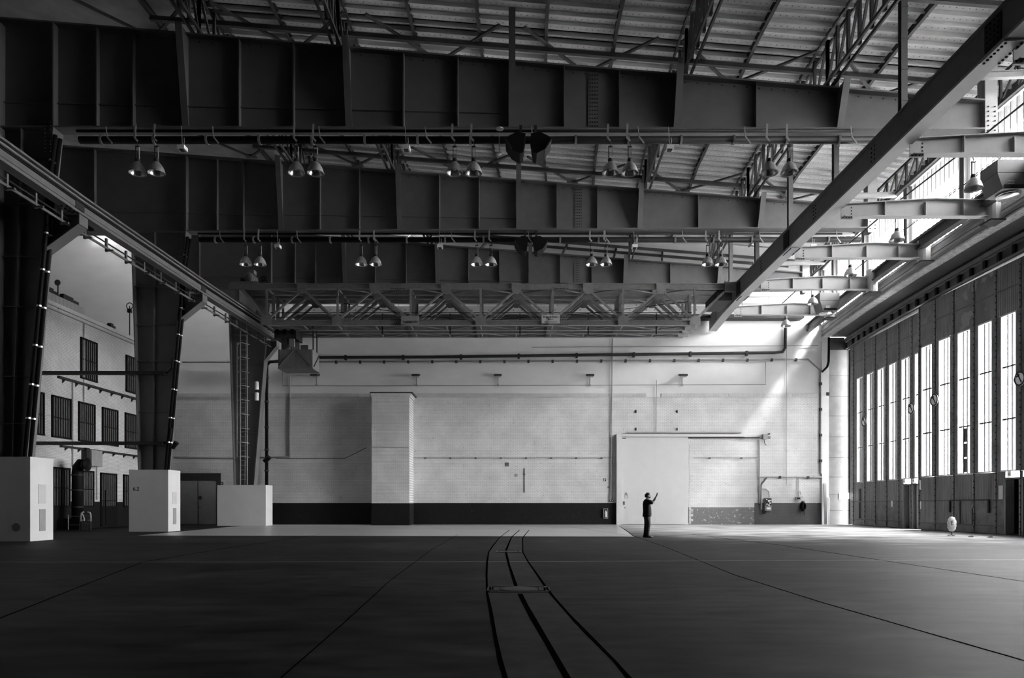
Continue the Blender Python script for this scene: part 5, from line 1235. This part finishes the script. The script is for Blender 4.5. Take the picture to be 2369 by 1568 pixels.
MB().box(wpt(1770.5, 1178, .2), wpt(1779.5, 1173.5, .215)).build('label_plate', M_white, t)
MB().tube([wpt(1761, 1131, .08), wpt(1770, 1131, .08), wpt(1777, 1137, .08), wpt(1778, 1151, .1)], .035, 6).build('hose', M_grey, t)
MB().tube([wpt(1770, 1182, .1), wpt(1768, 1187, .15), wpt(1762, 1188, .2), wpt(1760, 1180, .2)], .03, 6).build('hose', M_black, t)
t = thing('socket_box', 'small pale power socket box hanging from the cable tray', 'socket', wpt(1845, 1156))
MB().box(wpt(1839.5, 1156, .0), wpt(1851, 1149, .15)).build('body', M_mid, t); MB().box(wpt(1841, 1154.5, .15), wpt(1848, 1150.5, .17)).build('socket', M_black, t); MB().tube([wpt(1845.5, 1149, .07), wpt(1846, 1106, .07)], .025, 6).build('conduit', M_mid, t)
c = wpt(1847, 1141, .1); MB().tube([c+V(.12*math.cos(a), 0, .12*math.sin(a)) for a in [-.8+i*.3 for i in range(14)]], .03, 6).build('coil', M_mid, t)
t = thing('hose_coil', 'black coiled hose hung on the dark base near the corner', 'hose', wpt(1856, 1184))
for k in range(5):
    c = wpt(1856, 1171, .06+.05*k); rx, rz = .16-.012*k, .3-.02*k
    MB().tube([c+V(rx*math.cos(a), 0, rz*math.sin(a)) for a in [i*math.pi/10 for i in range(21)]], .045, 6).build('coil_loop', M_black, t, smooth=True)
MB().box(wpt(1854, 1161, .0), wpt(1858, 1158, .2)).build('hook', M_grey, t); MB().tube([wpt(1858, 1180, .1), wpt(1860, 1191, .1)], .02, 5).build('loose_end', M_black, t)
for j, (pt_, pb_, wd, lb) in enumerate(((1906, 1910, .16, 'wide grey plank leaning against corner of end wall'), (1915, 1921, .07, 'thin pale lath leaning beside the wide plank'))):
    A = V(PX(pb_, 45.3), 45.3 if j == 0 else 45.5, .03); B = wpt(pt_, 1118 if j == 0 else 1150, .12)
    MB().bar(A, B, wd, .04, (0, 1, 0)).build('leaning_plank', M_mid if j == 0 else M_white, label=lb, cat='plank')

# ------------------------------------------------------------------ wrapped fan and rag on the floor
fY = 28.6; fx = PX(2202, fY)
t = thing('wrapped_fan', 'small upright fan wrapped in white plastic standing before near hangar door', 'fan', (fx, fY, 0))
for a in (.2, 2.3, 4.4): MB().tube([(fx, fY, .05), (fx+.16*math.cos(a), fY+.16*math.sin(a), .015)], .012, 6).build('foot', M_black, t)
MB().tube([(fx, fY, .03), (fx, fY, .3)], .015, 8).build('pole', M_dark, t)
mb = MB(); rings = []
for k in range(15):
    a = math.pi*k/14; zz_ = .5-.31*math.cos(a); rad = math.sin(a)**.75
    rings.append(((fx+.012*math.sin(k*2.3), fY, zz_), .178*rad*(1+.05*math.sin(k*1.7))+.01, .09*rad+.008))
mb.loft(rings, 18).build('plastic_wrap', M_plastic, t, smooth=True)
MB().box((fx-.075, fY-.115, .46), (fx-.025, fY-.085, .64)).build('dark_label', M_dark, t); MB().box((fx-.06, fY-.118, .57), (fx-.04, fY-.11, .61)).box((fx-.06, fY-.118, .49), (fx-.04, fY-.11, .54)).build('label_marks', M_white, t)
for px, py, lb in ((2290, 1243.6, 'small dark scrap on floor before near doorway'), (2245, 1242, 'tiny dark scrap on floor behind the wrapped fan')):
    x, y = fpt(px, py); MB().hexa([(x-.1, y-.1, 0), (x+.08, y-.08, 0), (x+.07, y+.1, 0), (x-.08, y+.06, 0), (x-.02, y-.05, .05), (x+.06, y-.04, .07), (x+.05, y+.04, .06), (x-.01, y+.03, .05)]).build('scrap', M_dark, label=lb, cat='scrap')

# ------------------------------------------------------------------ the man
mY = 27.3; mx = PX(1497, mY)
man = thing('person', 'man in black t-shirt and dark jeans standing side-on, raising a phone with both hands', 'person', (mx, mY, 0))
def skin(name, chain, m, parent, sub=2):      # chain: list of (pos, radius, parent index)
    me = bpy.data.meshes.new(name); me.from_pydata([c[0] for c in chain], [(c[2], i) for i, c in enumerate(chain) if c[2] is not None], [])
    ob = bpy.data.objects.new(name, me); COL.objects.link(ob); ob.parent = parent
    md = ob.modifiers.new('skin', 'SKIN'); md.use_smooth_shade = True
    for i, c in enumerate(chain):
        r = c[1]; me.skin_vertices[0].data[i].radius = r if isinstance(r, tuple) else (r, r); me.skin_vertices[0].data[i].use_root = (i == 0)
    sb = ob.modifiers.new('sub', 'SUBSURF'); sb.levels = sub; sb.render_levels = sub
    me.materials.append(m); return ob
# x forward (right in the picture), y to his left (away from the camera)
HC = V(.045, 0, 1.665)
ch_ = [((0, 0, .93), .13, None), ((-.005, 0, 1.1), .125, 0), ((-.015, 0, 1.3), .13, 1), ((-.02, 0, 1.44), .10, 2), ((-.01, 0, 1.51), .058, 3), ((.02, 0, 1.575), .056, 4), ((.045, 0, 1.65), .085, 5), ((.035, 0, 1.71), .078, 6)]
for s in (-1, 1):
    b = len(ch_)
    ch_ += [((-.02, s*.17, 1.44), .062, 3), ((.1, s*.205, 1.40), .05, b), ((.22, s*.17, 1.385), .042, b+1), ((.30, s*.11, 1.5), .038, b+2), ((.365, s*.05, 1.63), .026, b+3), ((.385, s*.04, 1.67), .03, b+4)]
    b = len(ch_)
    ch_ += [((.0, s*.09, .86), .095, 0), ((.02 if s < 0 else -.01, s*.095, .5), .06, b), ((-.01 if s < 0 else -.05, s*.1, .1), .042, b+1)]
skin('body', ch_, M_skin, man)
# clothes
mb = MB(); mb.loft([((-.01, 0, .83), .165, .19), ((.0, 0, .9), .178, .195), ((.005, 0, 1.05), .165, .185), ((-.005, 0, 1.2), .163, .195), ((-.02, 0, 1.35), .15, .21), ((-.025, 0, 1.45), .12, .205), ((-.02, 0, 1.505), .085, .12), ((-.012, 0, 1.53), .07, .075)], 20)
for s in (-1, 1): mb.tube([(-.03, s*.15, 1.44), (.04, s*.2, 1.435), (.12, s*.21, 1.405), (.18, s*.2, 1.39)], .08, 12, rs=[.085, .088, .08, .078])
mb2 = MB(); mb2.v = [p+V(mx, mY, 0) for p in mb.v]; mb2.f = mb.f; mb2.build('t_shirt', M_shirt, man, smooth=True)
mb = MB(); mb.loft([((.0, 0, .78), .12, .165), ((.0, 0, .88), .15, .18), ((0, 0, .95), .145, .175)], 18)
for s in (-1, 1):
    f0 = .02 if s < 0 else -.02
    mb.loft([((f0-.03, s*.1, .06), .075, .075), ((f0-.02, s*.1, .2), .078, .075), ((f0, s*.098, .4), .085, .08), ((f0+.015, s*.095, .55), .09, .088), ((.01, s*.088, .7), .11, .1), ((.0, s*.085, .84), .125, .1)], 14)
mb2 = MB(); mb2.v = [p+V(mx, mY, 0) for p in mb.v]; mb2.f = mb.f; mb2.build('jeans', M_jeans, man, smooth=True)
for s in (-1, 1):
    f0 = .02 if s < 0 else -.05
    mb = MB(); mb.loft([((mx+f0+.05, mY+s*.1, 0), .15, .05), ((mx+f0+.05, mY+s*.1, .03), .15, .052), ((mx+f0+.02, mY+s*.1, .07), .115, .05), ((mx+f0-.02, mY+s*.1, .12), .065, .048)], 14)
    mb.build('shoe', M_shoe, man, smooth=True)
# head details
def at(v): return V(mx, mY, 0)+v
mb = MB()
prof_ = []
for k in range(9):
    a = math.pi*k/8; prof_.append(((at(V(.028+.02*math.cos(a)*0, 0, 1.705-.095*math.cos(a)))), .103*max(.08, math.sin(a)), .083*max(.08, math.sin(a))))
hair = MB(); hair.loft([((mx-.045, mY, 1.60), .03, .05), ((mx-.035, mY, 1.64), .062, .078), ((mx-.01, mY, 1.69), .09, .085), ((mx+.018, mY, 1.735), .1, .085), ((mx+.035, mY, 1.765), .085, .07), ((mx+.03, mY, 1.795), .05, .045)], 16)
hair.build('hair', M_hair, man, smooth=True)
MB().loft([((mx+.085, mY, 1.565), .045, .045), ((mx+.1, mY, 1.59), .045, .055), ((mx+.09, mY, 1.612), .045, .06)], 14).build('beard', M_hair, man, smooth=True)
MB().tube([at(V(.115, 0, 1.685)), at(V(.142, 0, 1.65)), at(V(.128, 0, 1.638))], .014, 8, rs=[.008, .016, .01]).build('nose', M_skin, man, smooth=True)
for s in (-1, 1):
    MB().lathe([(.001, -.01), (.026, -.008), (.03, .006), (.012, .012)], at(V(.02, s*.082, 1.655)), 10, 1).build('ear', M_skin, man, smooth=True)
    MB().disc(at(V(.108, s*.035, 1.675)), .011, .012, 0, 8).build('eye', M_black, man)
MB().box(at(V(.118, -.022, 1.607)), at(V(.133, .022, 1.613))).build('mouth', M_dark, man)
# hands closed on the phone
for s in (-1, 1):
    h = MB(); w0 = at(V(.385, s*.045, 1.665))
    h.loft([((w0.x, w0.y, w0.z-.02), .02, .03), ((w0.x+.005, w0.y, w0.z+.02), .022, .04), ((w0.x+.012, w0.y-s*.005, w0.z+.06), .02, .042)], 10)
    for q in range(4):
        ln = (.075, .085, .08, .062)[q]; y = w0.y+s*(.03-.02*q); z = w0.z+.055
        h.tube([(w0.x+.012, y, z), (w0.x+.035, y, z+ln*.42), (w0.x+.028, y-s*.012, z+ln*.75), (w0.x+.008, y-s*.028, z+ln*.8)], .009, 6, rs=[.010, .009, .0085, .007])
    h.tube([(w0.x, w0.y-s*.03, w0.z+.0), (w0.x-.02, w0.y-s*.045, w0.z+.035), (w0.x-.018, w0.y-s*.05, w0.z+.07)], .01, 6, rs=[.012, .0105, .008])
    h.build('hand', M_skin, man, smooth=True)
ph = thing('phone', 'dark phone held up by the man in both hands', 'phone', at(V(.40, 0, 1.7)))
MB().box(at(V(.395, -.072, 1.695)), at(V(.404, .072, 1.77))).build('case', M_black, ph); MB().box(at(V(.3935, -.066, 1.70)), at(V(.3952, .066, 1.765))).build('screen', M_darkpane, ph)

for o in bpy.data.objects:
    if '_o' in o: del o['_o']
